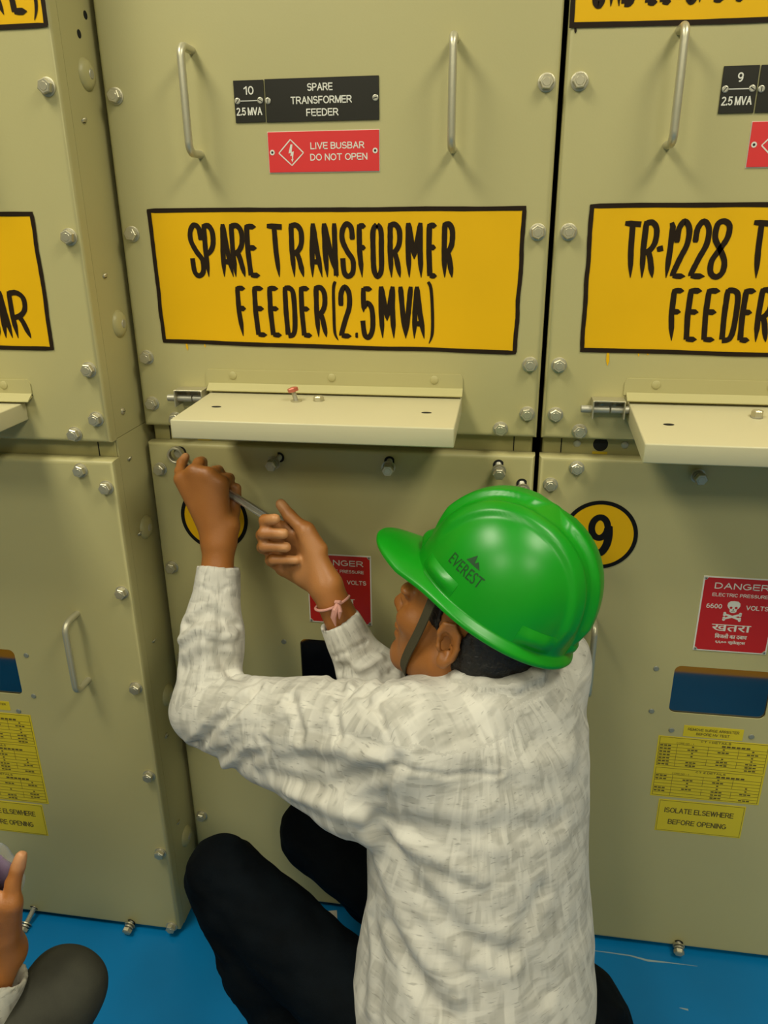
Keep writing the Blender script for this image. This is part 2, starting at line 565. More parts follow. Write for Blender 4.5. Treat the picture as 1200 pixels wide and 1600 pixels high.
for (lx, ly, lp), lb in zip(LAMPS, ('white ceiling panel light over the left cubicle', 'white ceiling panel light over the right cubicle',
                         'added fill light in the ceiling behind the camera on the left', 'added fill light in the ceiling behind the camera on the right')):
    ceiling_lamp(lx, ly, lp, lb)


# ------------------------------------------------------------------ hardware meshes shared by the copies
YM = Matrix.Rotation(math.radians(90), 4, 'X')      # local z -> -y (towards the room)


def mesh_of(mb, name):
    o = mb.build(name)
    me = o.data
    bpy.data.objects.remove(o)
    return me


def hexhead(mb, z0, h, r, m, mtx):
    vs, fs = [], []
    for k, (rr, z) in enumerate(((r, z0), (r, z0 + h - 0.0012), (r * 0.86, z0 + h))):
        for i in range(6):
            a = math.pi / 3 * i
            vs.append(mtx @ Vector((rr * math.cos(a), rr * math.sin(a), z)))
    for k in (0, 1):
        for i in range(6):
            fs.append([k * 6 + i, k * 6 + (i + 1) % 6, k * 6 + 6 + (i + 1) % 6, k * 6 + 6 + i])
    fs.append([12 + i for i in range(6)])
    fs.append([5 - i for i in range(6)])
    mb.geo(vs, fs, m)
    mb.lathe([(r * 0.60, z0 + h - 0.0003), (r * 0.52, z0 + h + 0.0005)], m, mtx, 16)


def tight_bolt():
    mb = MB(M['zinc'])
    mb.lathe([(0.0117, 0.0), (0.0117, 0.0014), (0.0105, 0.0018)], M['zinc'], YM, 24)
    mb.lathe([(0.0098, 0.0018), (0.0098, 0.0038)], M['dullzinc'], YM, 20)
    hexhead(mb, 0.0038, 0.0072, 0.0098, M['zinc'], YM)
    return mesh_of(mb, 'bolt')


def loose_bolt(length=0.034):
    mb = MB(M['zinc'])
    mb.ngon(0, 0, 0.0088, -0.0004, M['hole'])
    d = Matrix.Rotation(math.radians(7), 4, 'X') @ YM
    prof = [(0.0045, -0.004)]
    z = 0.0
    while z < length:
        prof += [(0.0052, z), (0.0044, z + 0.0011)]
        z += 0.0022
    mb.lathe(prof, M['dullzinc'], d, 14)
    mb.lathe([(0.0112, length - 0.010), (0.0112, length - 0.0085)], M['zinc'], d, 22)
    mb.lathe([(0.0090, length - 0.006), (0.0090, length - 0.0035)], M['dullzinc'], d, 18)
    hexhead(mb, length - 0.001, 0.0072, 0.0098, M['zinc'], d)
    return mesh_of(mb, 'loosened_bolt')


def dome_screw():
    mb = MB(M['zinc'])
    mb.lathe([(0.0056, 0), (0.0056, 0.0012), (0.0044, 0.0028), (0.0022, 0.0036), (0.0006, 0.0038)], M['zinc'], YM, 16)
    mb.box(-0.0032, 0.0032, -0.0040, -0.0034, -0.0005, 0.0005, M['hole'])
    return mesh_of(mb, 'screw')


def flat_screw(r, m):
    mb = MB(m)
    mb.lathe([(r, 0), (r, 0.0010), (r * 0.8, 0.0017)], m, YM, 18)
    return mesh_of(mb, 'flat_screw')


ME_BOLT, ME_LOOSE, ME_LONG, ME_SHORT = tight_bolt(), loose_bolt(0.032), loose_bolt(0.040), loose_bolt(0.016)
ME_SCREW, ME_GREY, ME_PAINTED = dome_screw(), flat_screw(0.0048, M['greyscrew']), flat_screw(0.0062, M['paint'])
_bm = MB(M['zinc'])
_bm.lathe([(0.0058, 0), (0.0058, 0.0012), (0.0046, 0.002)], M['dullzinc'], YM, 16)
ME_SMALL = mesh_of(_bm, 'small_screw')


def put(name, me, parent, x, y, z, spin=None, rot=None):
    o = link(name, me, parent, (x, y, z))
    o.rotation_euler = rot or (0, math.radians(random.uniform(0, 60)) if spin is None else spin, 0)
    return o


def handle(parent, x, z0, z1, out=0.042):
    mb = MB(M['handle'])
    r = 0.0055
    pts = [(0, 0.0, z1)]
    for i in range(7):
        a = math.radians(90 * i / 6)
        pts.append((0, -(out - 0.014) - 0.014 * math.sin(a), z1 - 0.014 + 0.014 * math.cos(a)))
    for i in range(7):
        a = math.radians(90 * i / 6)
        pts.append((0, -(out - 0.014) - 0.014 * math.cos(a), z0 + 0.014 - 0.014 * math.sin(a)))
    pts.append((0, 0.0, z0))
    mb.tube(pts, r, M['handle'], 14)
    return mb.build('handle', parent, (x, 0, 0))


def door_pan(name, parent, x0, x1, z0, z1, hole=None, depth=0.022, r=0.007):
    """folded sheet door: flat face, rounded folded edges, optional window opening"""
    mb = MB(M['paint'])
    bm = mb.bm
    loops = []

    def loop(ins, y):
        c = [(x0 + ins, z0 + ins), (x1 - ins, z0 + ins), (x1 - ins, z1 - ins), (x0 + ins, z1 - ins)]
        return [bm.verts.new((p[0], y, p[1])) for p in c]
    prof = [(0.0, depth)]
    for i in range(7):
        a = math.radians(90 * i / 6)
        prof.append((r - r * math.cos(a), r - r * math.sin(a)))
    prof.append((r + 0.0015, 0.0))
    loops = [loop(*p) for p in prof]
    for a, b in zip(loops[:-1], loops[1:]):
        for i in range(4):
            bm.faces.new((a[i], a[(i + 1) % 4], b[(i + 1) % 4], b[i]))
    inner = loops[-1]
    if not hole:
        bm.faces.new(inner)
    else:
        hl = rrect(*hole, 0.011)
        hv = [bm.verts.new((p[0], 0.0, p[1])) for p in hl]
        hb = [bm.verts.new((p[0], 0.0025, p[1])) for p in hl]
        n = len(hv)
        edges = [bm.edges.new((inner[i], inner[(i + 1) % 4])) if not bm.edges.get((inner[i], inner[(i + 1) % 4])) else bm.edges.get((inner[i], inner[(i + 1) % 4])) for i in range(4)]
        edges += [bm.edges.new((hv[i], hv[(i + 1) % n])) for i in range(n)]
        bmesh.ops.triangle_fill(bm, use_beauty=True, edges=edges)
        for i in range(n):
            bm.faces.new((hv[i], hv[(i + 1) % n], hb[(i + 1) % n], hb[i]))
    for f in bm.faces:
        f.material_index = 0
    o = mb.build(name, parent, angle=40, recalc=True)
    return o


def sign_border(mb, c, y, w=0.0062):
    for a, b in ((0, 1), (1, 2), (2, 3), (3, 0)):
        p, q = np.array(c[a]), np.array(c[b])
        n = 9
        pts = [p * (1 - t) + q * t + np.array([random.uniform(-1, 1), random.uniform(-1, 1)]) * 0.0007 for t in np.linspace(-0.004, 1.004, n)]
        stroke(mb, catmull([tuple(k) for k in pts], 4), w, y - 0.0001 * a, M['brush'], jag=0.06)


def painted_sign(parent, c, words, extra=()):
    mb = MB(M['yellow'])
    mb.poly([(p[0], -0.0006, p[1]) for p in c], M['yellow'])
    sign_border(mb, c, -0.0010)
    for letters, z0, z1 in words:
        paint_word(mb, letters, z0, z1, -0.0010, M['brush'])
    for (x, z, l, w, m) in extra:
        stroke(mb, [(x, z), (x + 0.001, z - l)], w, -0.0007, M[m], taper=True)
    return mb.build('painted_sign', parent, smooth=False, recalc=False)


def slot_head(mb, x, z, y, r=0.0042, a=0.5):
    mb.lathe([(r, 0), (r, 0.0009), (r * 0.75, 0.0015)], M['dullzinc'], Matrix.Translation((x, y, z)) @ YM, 16)
    c, s = math.cos(a) * r * 0.7, math.sin(a) * r * 0.7
    mb.tube([(x - c, y - 0.0016, z - s), (x + c, y - 0.0016, z + s)], 0.0005, M['hole'], 6)


def number_plate(parent, x0, x1, z0, z1, number):
    mb = MB(M['plate'])
    mb.box(x0, x1, -0.0018, 0.0, z0, z1, M['plate'], 0.0003, 1)
    y, w, h = -0.0020, x1 - x0, z1 - z0
    cx = (x0 + x1) / 2
    nw = 0.0145 if len(number) > 1 else 0.007
    sans(mb, number, cx - nw / 2, cx + nw / 2, z0 + 0.66 * h, z0 + 0.86 * h, y, M['white'])
    sans(mb, '2.5 MVA', x0 + 0.05 * w, x1 - 0.09 * w, z0 + 0.17 * h, z0 + 0.36 * h, y, M['white'])
    mb.box(x0 + 0.16 * w, x1 - 0.12 * w, -0.0021, -0.0018, z0 + 0.505 * h, z0 + 0.525 * h, M['white'])
    slot_head(mb, x0 + 0.11 * w, z0 + 0.515 * h, -0.0018, a=0.9)
    slot_head(mb, x1 - 0.13 * w, z0 + 0.515 * h, -0.0018, a=2.6)
    return mb.build('number_plate', parent, angle=30)


def name_plate(parent, x0, x1, z0, z1, lines):
    mb = MB(M['plate'])
    mb.box(x0, x1, -0.0018, 0.0, z0, z1, M['plate'], 0.0003, 1)
    y, w, h = -0.0020, x1 - x0, z1 - z0
    for s, f0, f1, g0, g1 in lines:
        sans(mb, s, x0 + f0 * w, x0 + f1 * w, z0 + g0 * h, z0 + g1 * h, y, M['white'])
    slot_head(mb, x0 + 0.022 * w, z0 + 0.5 * h, -0.0018, a=1.5)
    slot_head(mb, x1 - 0.03 * w, z0 + 0.5 * h, -0.0018, a=0.2)
    return mb.build('name_plate', parent, angle=30)


def busbar_plate(parent, x0, x1, z0, z1):
    mb = MB(M['redplate'])
    mb.box(x0, x1, -0.0018, 0.0, z0, z1, M['redplate'], 0.0003, 1)
    mb.box(x0 - 0.0007, x1 + 0.0007, -0.0008, 0.0, z0 - 0.0010, z1 + 0.0007, M['white'])
    y, w, h = -0.0020, x1 - x0, z1 - z0
    X, Z = lambda f: x0 + f * w, lambda g: z0 + g * h
    for sgn, pts in ((0, [(.095, .48), (.205, .81), (.32, .48), (.21, .17)]),):
        for a, b in ((0, 1), (1, 2), (2, 3), (3, 0)):
            stroke(mb, [(X(pts[a][0]), Z(pts[a][1])), (X(pts[b][0]), Z(pts[b][1]))], 0.0016, y - 0.00003 * a, M['white'])
    bolt = [(.205, .69), (.183, .47), (.205, .485), (.198, .40), (.213, .415), (.214, .31), (.203, .33), (.215, .25), (.228, .34), (.221, .33), (.232, .52), (.212, .50), (.222, .69)]
    mb.poly([(X(p[0]), y, Z(p[1])) for p in bolt], M['white'])
    sans(mb, 'LIVE BUSBAR', X(.385), X(.87), Z(.56), Z(.73), y, M['white'])
    sans(mb, 'DO NOT OPEN', X(.38), X(.895), Z(.28), Z(.45), y, M['white'])
    for fx in (.035, .965):
        mb.ring(X(fx), Z(.5), 0.0017, 0.0036, y - 0.0002, M['white'], 20)
        mb.ngon(X(fx), Z(.5), 0.0018, y - 0.0001, M['hole'], 16)
    return mb.build('warning_plate', parent, angle=30)


def danger_plate(parent, x0, x1, z0, z1):
    mb = MB(M['danger'])
    mb.box(x0, x1, -0.0016, 0.0, z0, z1, M['white'], 0.0003, 1)
    y, w, h = -0.0020, x1 - x0, z1 - z0
    X, Z = lambda f: x0 + f * w, lambda g: z0 + g * h
    b, c = 0.0022, 0.0075
    pts = []
    for cx, cz, a0 in ((x1, z1, 270), (x0, z1, 360), (x0, z0, 90), (x1, z0, 180)):
        for i in range(6):
            a = math.radians(a0 - 90.0 * i / 5)
            pts.append((cx + c * math.cos(a), cz + c * math.sin(a)))
    pts = [(min(max(p[0], x0 + b), x1 - b), min(max(p[1], z0 + b), z1 - b)) for p in pts]
    mb.prism(pts, -0.0015, -0.0018, M['danger'])
    W = M['white']
    sans(mb, 'DANGER', X(.16), X(.88), Z(.845), Z(.925), y, W)
    sans(mb, 'ELECTRIC PRESSURE', X(.145), X(.885), Z(.745), Z(.79), y, W)
    sans(mb, '6600', X(.09), X(.30), Z(.585), Z(.645), y, W)
    sans(mb, 'VOLTS', X(.62), X(.92), Z(.585), Z(.645), y, W)
    # skull over crossed bones
    sk = [(0, .115), (.05, .11), (.082, .08), (.086, .035), (.07, .0), (.048, -.02), (.045, -.06), (.02, -.078), (-.02, -.078), (-.045, -.06), (-.048, -.02), (-.07, 0), (-.086, .035), (-.082, .08), (-.05, .11)]
    mb.poly([(X(.455 + p[0]), y, Z(.60 + p[1] * 0.82)) for p in sk], W)
    for fx in (.422, .490):
        mb.ngon(X(fx), Z(.605), 0.019 * w, y - 0.0001, M['danger'], 14)
    mb.poly([(X(.456), y - 0.0001, Z(.592)), (X(.442), y - 0.0001, Z(.572)), (X(.470), y - 0.0001, Z(.572))], M['plate'])
    mb.box(X(.43), X(.482), y - 0.0001, y, Z(.553), Z(.557), M['plate'])
    for s in (1, -1):
        p, q = (X(.455 - .105), Z(.485 + s * .032)), (X(.455 + .105), Z(.485 - s * .032))
        stroke(mb, [p, q], 0.0036, y - 0.00004 * (s + 2), W)
        for e in (p, q):
            for d in (-1, 1):
                mb.ngon(e[0], e[1] + d * 0.0016, 0.0023, y - 0.0001, W, 12)
    text(mb, '\u0916\u0924\u0930\u093e', X(.21), X(.73), Z(.285), Z(.375), y, W, bold=0.0005)
    text(mb, '\u093f\u092c\u091c\u0932\u0940 \u0915\u093e \u0926\u092c\u093e\u0935', X(.27), X(.70), Z(.185), Z(.255), y, W, bold=0.0003)
    text(mb, '\u096c\u096c\u0966\u0966 \u0935\u094d\u0939\u094b\u0932\u094d\u091f\u0938', X(.29), X(.69), Z(.105), Z(.165), y, W, bold=0.0003)
    for fx, fz in ((x0 + 0.0035, z1 - 0.0035), (x1 - 0.0035, z1 - 0.0035), (x0 + 0.0035, z0 + 0.0035), (x1 - 0.0035, z0 + 0.0035)):
        mb.lathe([(0.0026, 0), (0.0026, 0.0006), (0.0012, 0.001)], M['dullzinc'], Matrix.Translation((fx, -0.0016, fz)) @ YM, 12)
        mb.ngon(fx, fz, 0.0009, -0.0028, M['hole'], 10)
    return mb.build('danger_plate', parent, angle=30)


def circle_number(parent, cx, cz, r, digits):
    mb = MB(M['yellow'])
    mb.ngon(cx, cz, r - 0.003, -0.0005, M['yellow'], 56)
    mb.ring(cx, cz, r - 0.0065, r, -0.0008, M['black'], 64)
    for k, d in enumerate(digits):
        ox = cx + (k - (len(digits) - 1) / 2) * r * 0.62
        if d == '9':
            bowl = [(ox + (-.02 + .21 * math.cos(t)) * r, cz + (.22 + .30 * math.sin(t)) * r) for t in np.linspace(0, 2 * math.pi, 34)]
            stroke(mb, bowl, 0.0105, -0.0009, M['black'])
            stroke(mb, catmull([(ox + p[0] * r, cz + p[1] * r) for p in ((.21, .28), (.235, .0), (.20, -.28), (.08, -.50), (-.10, -.52), (-.22, -.38))], 8), 0.0125, -0.0010, M['black'])
            mb.ngon(ox - .21 * r, cz - .36 * r, r * 0.125, -0.0011, M['black'], 20)
        elif d == '1':
            stroke(mb, [(ox, cz + r * .6), (ox, cz - r * .6)], 0.011, -0.0009, M['black'])
            stroke(mb, [(ox - r * .2, cz - r * .58), (ox + r * .2, cz - r * .58)], 0.006, -0.0010, M['black'])
            stroke(mb, [(ox, cz + r * .58), (ox - r * .2, cz + r * .42)], 0.006, -0.0010, M['black'])
        else:
            q = [(ox + r * .26 * math.cos(t), cz + r * .58 * math.sin(t)) for t in np.linspace(0, 2 * math.pi, 30)]
            stroke(mb, q, 0.0095, -0.0009, M['black'])
    return mb.build('painted_number', parent, smooth=False, recalc=False)


def sticker(parent, name, x0, x1, z0, z1, lines, border=False):
    mb = MB(M['sticker'])
    mb.box(x0, x1, -0.0005, 0.0, z0, z1, M['sticker'])
    w, h = x1 - x0, z1 - z0
    for s, f0, f1, g0, g1, b in lines:
        sans(mb, s, x0 + f0 * w, x0 + f1 * w, z0 + g0 * h, z0 + g1 * h, -0.0007, M['print'])
    if border:
        i = 0.0022
        for a in ((x0 + i, x1 - i, z0 + i, z0 + i + 0.0006), (x0 + i, x1 - i, z1 - i - 0.0006, z1 - i), (x0 + i, x0 + i + 0.0006, z0 + i, z1 - i), (x1 - i - 0.0006, x1 - i, z0 + i, z1 - i)):
            mb.box(a[0], a[1], -0.0007, -0.0004, a[2], a[3], M['print'])
    return mb.build(name, parent, smooth=False)


def table_sticker(parent, x0, x1, z0, z1, tables):
    """yellow transformer data sheet: ruled rows with a title row per table"""
    mb = MB(M['sticker'])
    mb.box(x0, x1, -0.0005, 0.0, z0, z1, M['sticker'])
    P, y = M['print'], -0.0007
    n = len(tables)
    H = (z1 - z0) / n
    rw = random.Random(3)

    def rule(a, b, c, d):
        mb.box(a, b, y, -0.0004, c, d, P)
    for k, title in enumerate(tables):
        t1, t0 = z1 - k * H - 0.002, z1 - (k + 1) * H + 0.003
        xl, xr = x0 + 0.003, x1 - 0.003
        rows = 9
        rh = (t1 - t0) / rows
        w = xr - xl
        for i in range(rows + 1):
            if i == 1:
                continue
            rule(xl, xr, t1 - i * rh - 0.0003, t1 - i * rh + 0.0003)
        rule(xl, xl + 0.0007, t0, t1)
        rule(xr - 0.0007, xr, t0, t1)
        sans(mb, title, xl + .38 * w, xl + .66 * w, t1 - 0.85 * rh, t1 - 0.22 * rh, y, P, 0.2)
        cols = (0.17, 0.46, 0.74)
        for c, (ra, rb) in ((cols[0], (2, 9)), (cols[1], (2, 5)), (cols[2], (2, 5)), (cols[1], (6, 8)), (cols[2], (6, 8))):
            rule(xl + c * w - 0.0003, xl + c * w + 0.0003, t1 - rb * rh, t1 - ra * rh)
        sans(mb, 'CORE NO - 1', xl + .16 * w, xl + .32 * w, t1 - 1.8 * rh, t1 - 1.3 * rh, y, P)
        # print too small to read: short grey-brown dashes in the cells
        for i in range(2, rows):
            zc = t1 - (i + 0.5) * rh
            for f0, f1 in ((0.01, 0.12), (0.27, 0.37), (0.55, 0.66), (0.82, 0.93)):
                if f0 > 0.1 and i in (2, 4, 5):
                    f0, f1 = (f0 + f1) / 2 - 0.012, (f0 + f1) / 2 + 0.012
                if rw.random() < 0.85:
                    m = 3 if f1 - f0 > 0.05 else 1
                    for j in range(m):
                        a = f0 + (f1 - f0) * j / m
                        b = f0 + (f1 - f0) * (j + 0.8) / m
                        rule(xl + a * w, xl + b * w, zc - 0.0014, zc + 0.0014)
        for j in range(6):
            rule(xl + (.58 + j * .045) * w, xl + (.615 + j * .045) * w, t1 - 1.8 * rh, t1 - 1.3 * rh)
    return mb.build('data_sheet', parent, smooth=False)


def tray_flap(parent, tilt, dx=0.0, holes=True):
    """cover flap hinged under its fixing strip; tilt = droop of the front edge"""
    mb = MB(M['lit_paint'])
    x0, x1, dpt, h = 0.128 + dx, 0.530 + dx, 0.172, 0.028
    b = bmesh.new()
    bmesh.ops.create_cube(b, size=1.0)
    for v in b.verts:
        v.co = Vector(((x0 + x1) / 2 + v.co.x * (x1 - x0), -dpt / 2 + v.co.y * dpt - 0.001, -h / 2 + v.co.z * h))
    bmesh.ops.bevel(b, geom=[e for e in b.edges], offset=0.0022, segments=3, affect='EDGES', profile=0.5)
    mb.merge(b, M['lit_paint'])
    if holes:
        for hx in (x0 + 0.042, x1 - 0.045):
            vs = [(hx + 0.0075 * math.cos(t), -0.098 + 0.0042 * math.sin(t), 0.0003) for t in np.linspace(0, 2 * math.pi, 22, endpoint=False)]
            mb.poly(vs, M['hole'])
    # latch tongues under the front half
    mb.box(x0 + 0.30, x0 + 0.345, -0.15, -0.10, -h - 0.006, -h + 0.001, M['zinc'], 0.001, 1)
    mb.box(x0 + 0.07, x0 + 0.115, -0.14, -0.09, -h - 0.003, -h + 0.001, M['plate'])
    o = mb.build('tray_flap', parent, (0, 0, 1.0965))
    o.rotation_euler = (math.radians(tilt), 0, 0)
    return o


def fixing_strip(parent, dx=0.0):
    mb = MB(M['paint'])
    x0, x1 = 0.120 + dx, 0.531 + dx
    r = 0.006
    pts = [(x0 + r * 0.6, 1.131), (x0, 1.131 - r), (x0, 1.106), (x1, 1.106), (x1, 1.131 - r), (x1 - r * 0.6, 1.131)]
    mb.prism(pts, 0.0, -0.0022, M['paint'])
    # lower lip bent outwards
    lip = [(-0.0002, 1.1075), (-0.0022, 1.110), (-0.012, 1.1035), (-0.016, 1.1005), (-0.0152, 1.0990), (-0.010, 1.1022), (-0.0002, 1.1050)]
    n = len(lip)
    vs = [(x0 + 0.004, p[0], p[1]) for p in lip] + [(x1, p[0], p[1]) for p in lip]
    mb.geo(vs, [list(range(n)), list(range(2 * n - 1, n - 1, -1))] + [[i, n + i, n + (i + 1) % n, (i + 1) % n] for i in range(n)], M['paint'])
    s = mb.build('fixing_strip', parent, angle=30)
    for bx in (0.165, 0.326, 0.487):
        put('flat_screw', ME_PAINTED, s, bx + dx, -0.0022, 1.1225)
    return s


def barrel_latch(parent):
    """small zinc shoot bolt in a U bracket beside the tray"""
    mb = MB(M['zinc'])
    x0, x1, z = 0.074, 0.121, 1.088
    mb.box(x0, x1, -0.0035, -0.0005, z - 0.004, z + 0.013, M['dullzinc'], 0.0006, 1)
    mb.box(x0, x1, -0.028, -0.0005, z + 0.012, z + 0.0142, M['zinc'], 0.0005, 1)
    for ex in (x0, x1 - 0.002):
        mb.box(ex, ex + 0.002, -0.030, -0.0005, z - 0.013, z + 0.0135, M['zinc'], 0.0005, 1)
    for a, b in ((x0 - 0.016, x0 + 0.026), (x0 + 0.027, x1 + 0.008)):
        mb.lathe([(0.0045, 0), (0.0056, 0.001), (0.0056, b - a - 0.001), (0.0045, b - a)], M['dullzinc'],
                 Matrix.Translation((a, -0.017, z - 0.001)) @ Matrix.Rotation(math.radians(90), 4, 'Y'), 16)
    for sx in (x0 + 0.014, x0 + 0.034):
        mb.lathe([(0.0045, 0), (0.0045, 0.002), (0.002, 0.0036)], M['zinc'], Matrix.Translation((sx, -0.0035, z + 0.006)) @ YM, 14)
    return mb.build('barrel_latch', parent, angle=30)


def window_glass(parent, x0, x1, z0, z1):
    mb = MB(M['glass'])
    mb.box(x0 - 0.006, x1 + 0.006, 0.0035, 0.0065, z0 - 0.006, z1 + 0.006, M['glass'])
    mb.box(x0 - 0.008, x1 + 0.008, 0.0066, 0.0120, z0 - 0.008, z1 + 0.008, M['gasket'])
    return mb.build('window_pane', parent, smooth=False)


WIN = (0.2505, 0.4075, 0.5525, 0.6465)
L_COL, R_COL = 0.0228, 0.6302


def cubicle(x0, y0, label):
    c = thing('switchgear_cubicle', label, 'switchgear cubicle', (x0, y0, 0), 'row of switchgear cubicles')
    mb = MB(M['carcass'])
    mb.box(0.008, 0.642, 0.024, 0.62, 0.0, 2.12, M['carcass'], 0.002, 1)
    fr = mb.build('frame', c)
    for sx in (0.037, 0.613):
        mb = MB(M['hole'])
        mb.box(sx - 0.0008, sx + 0.0008, 0.0232, 0.0242, 1.006, 1.034, M['hole'])
        mb.build('seam', fr, smooth=False)
    up = door_pan('upper_door', c, 0.0038, 0.6468, 1.0345, 2.04)
    lo = door_pan('lower_door', c, 0.0038, 0.6468, 0.010, 1.0055, WIN)
    for x in (L_COL, R_COL):
        for z in (1.522, 1.3355, 1.1485, 1.0730):
            put('bolt', ME_BOLT, up, x, 0, z)
    for x in (0.0605, 0.5910):
        put('bolt', ME_BOLT, up, x, 0, 1.0480)
    handle(up, 0.1425, 1.4435, 1.5755)
    handle(up, 0.5085, 1.4435, 1.5755)
    handle(lo, 0.1080, 0.598, 0.730)
    handle(lo, 0.5420, 0.598, 0.730)
    window_glass(lo, *WIN)
    for x, z in ((.2205, .638), (.2225, .5525), (.2600, .5165), (.3920, .5165), (.4285, .5525), (.4305, .638)):
        put('flat_screw', ME_GREY, lo, x, 0, z)
    fixing_strip(c)
    barrel_latch(c)
    return c, fr, up, lo


def lower_bolts(lo, left_z, right_z, top_x, bottom):
    for z in left_z:
        put('bolt', ME_BOLT, lo, L_COL, 0, z)
    for z in right_z:
        put('bolt', ME_BOLT, lo, R_COL, 0, z)
    for x in top_x:
        put('bolt', ME_BOLT, lo, x, 0, 0.9890)
    for x, kind, z in bottom:
        put('bolt', ME_BOLT if kind == 't' else ME_LONG if kind == 'x' else ME_SHORT, lo, x, 0, z,
            rot=None if kind == 't' else (math.radians(18 if kind == 'x' else 8), 0, math.radians(-6)))


def strip_details(fr):
    mb = MB(M['hole'])
    mb.ngon(0.0970, 1.0215, 0.0115, 0.0236, M['hole'], 28)
    mb.build('peep_hole', fr, smooth=False)
    for x0, x1, z0 in ((0.0855, 0.1085, 1.0055), (0.2660, 0.2860, 1.0070)):
        mb = MB(M['yel2'])
        mb.box(x0, x1, 0.0232, 0.0240, z0, z0 + 0.004, M['yel2'])
        mb.build('yellow_tag', fr, smooth=False)
    for x in (0.061, 0.1335):
        put('small_screw', ME_SMALL, fr, x, 0.024, 1.0215)


L10A= [('S', 0.1114, 0.1351), ('P', 0.1333, 0.1546), ('A', 0.1595, 0.1807), ('R', 0.1756, 0.2001), ('E', 0.1989, 0.2227), ('T', 0.2338, 0.26), ('R', 0.2673, 0.2915), ('A', 0.2972, 0.319), ('N', 0.3174, 0.342), ('S', 0.3447, 0.3675), ('F', 0.3703, 0.3873), ('O', 0.3903, 0.4107), ('R', 0.4152, 0.4375), ('M', 0.4415, 0.4686), ('E', 0.4723, 0.4906), ('R', 0.4946, 0.5136)]
L10B= [('F', 0.1785, 0.1988), ('E', 0.2047, 0.2278), ('E', 0.2286, 0.2512), ('D', 0.2532, 0.2752), ('E', 0.2783, 0.2995), ('R', 0.3017, 0.3231), ('(', 0.3291, 0.3395), ('2', 0.3397, 0.3613), ('.', 0.3645, 0.3698), ('5', 0.373, 0.3958), ('M', 0.401, 0.4277), ('V', 0.4307, 0.4529), ('A', 0.451, 0.4732), (')', 0.4745, 0.486)]
L9A= [('T', 0.0968, 0.1218), ('R', 0.1218, 0.146), ('-', 0.1447, 0.1528), ('1', 0.1556, 0.1678), ('2', 0.1656, 0.1892), ('2', 0.1898, 0.2152), ('8', 0.2146, 0.241), ('T', 0.2657, 0.2897), ('R', 0.2927, 0.3192), ('A', 0.3222, 0.3487), ('N', 0.3517, 0.3782), ('S', 0.3812, 0.4077), ('F', 0.4107, 0.4372), ('O', 0.4402, 0.4667), ('R', 0.4697, 0.4962), ('M', 0.4992, 0.5257), ('E', 0.5287, 0.5552), ('R', 0.5582, 0.5847)]
L9B= [('F', 0.1702, 0.1916), ('E', 0.1919, 0.2161), ('E', 0.2161, 0.2404), ('D', 0.2413, 0.2661), ('E', 0.2661, 0.2876), ('R', 0.2876, 0.3108)]
L9T= [('C', 0.0305, 0.0474), ('A', 0.051, 0.0671), ('B', 0.0671, 0.0832), ('L', 0.0943, 0.1135), ('E', 0.1125, 0.1301), ('S', 0.1442, 0.16), ('I', 0.159, 0.1656), ('Z', 0.1758, 0.1934), ('E', 0.2005, 0.2171)]
LL= [('B', 0.4574, 0.499), ('A', 0.501, 0.5175), ('R', 0.5155, 0.5493)]


# --- middle cubicle, number 10
CA, frA, upA, loA = cubicle(0.0, 0.0, 'middle grey cubicle with the spare transformer feeder sign, worked on by the man')
painted_sign(upA, [(0.0535, 1.3685), (0.6105, 1.3665), (0.6065, 1.1665), (0.0555, 1.1745)], [(L10A, 1.2733, 1.3489), (L10B, 1.1845, 1.2605)],
             [(0.092, 1.1725, 0.012, 0.0035, 'yellow'), (0.122, 1.1715, 0.006, 0.002, 'yellow')])
number_plate(upA, 0.1995, 0.2430, 1.4835, 1.5365, '10')
name_plate(upA, 0.2448, 0.4055, 1.4830, 1.5370, [('SPARE', .375, .60, .70, .875), ('TRANSFORMER', .225, .765, .405, .58), ('FEEDER', .36, .645, .12, .295)])
busbar_plate(upA, 0.2450, 0.4050, 1.4180, 1.4705)
danger_plate(loA, 0.2710, 0.3835, 0.6840, 0.8180)
circle_number(loA, 0.1105, 0.8740, 0.0600, '10')
sticker(loA, 'arrester_sticker', 0.2800, 0.3790, 0.5070, 0.5290, [('REMOVE SURGE ARRESTER', .07, .93, .56, .80, 0), ('BEFORE HV TEST', .22, .78, .18, .42, 0)])
table_sticker(loA, 0.2400, 0.4250, 0.3720, 0.5030, ('CT 1 DETAILS', 'CT 2 DETAILS'))
lower_bolts(loA, (0.9595, 0.7755, 0.5890, 0.4000, 0.2135), (0.7755, 0.5890, 0.4000, 0.2135), (), [(0.02, 't', 0.022), (0.543, 't', 0.022)])
for x, z in ((0.2330, 0.9880), (0.4165, 0.9880), (0.5905, 0.9890), (0.6285, 0.9590)):
    put('loosened_bolt', ME_LOOSE, loA, x, 0, z, rot=(0, 0, math.radians(-8 if x < 0.3 else 3)))
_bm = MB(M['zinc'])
_bm.lathe([(0.0101, 0.0), (0.0101, 0.0030)], M['hole'], YM, 26)  # black disc standing in for the shade inside the spanner ring
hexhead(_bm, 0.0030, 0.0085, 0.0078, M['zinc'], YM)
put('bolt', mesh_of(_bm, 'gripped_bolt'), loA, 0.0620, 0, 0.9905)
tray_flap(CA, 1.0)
strip_details(frA)

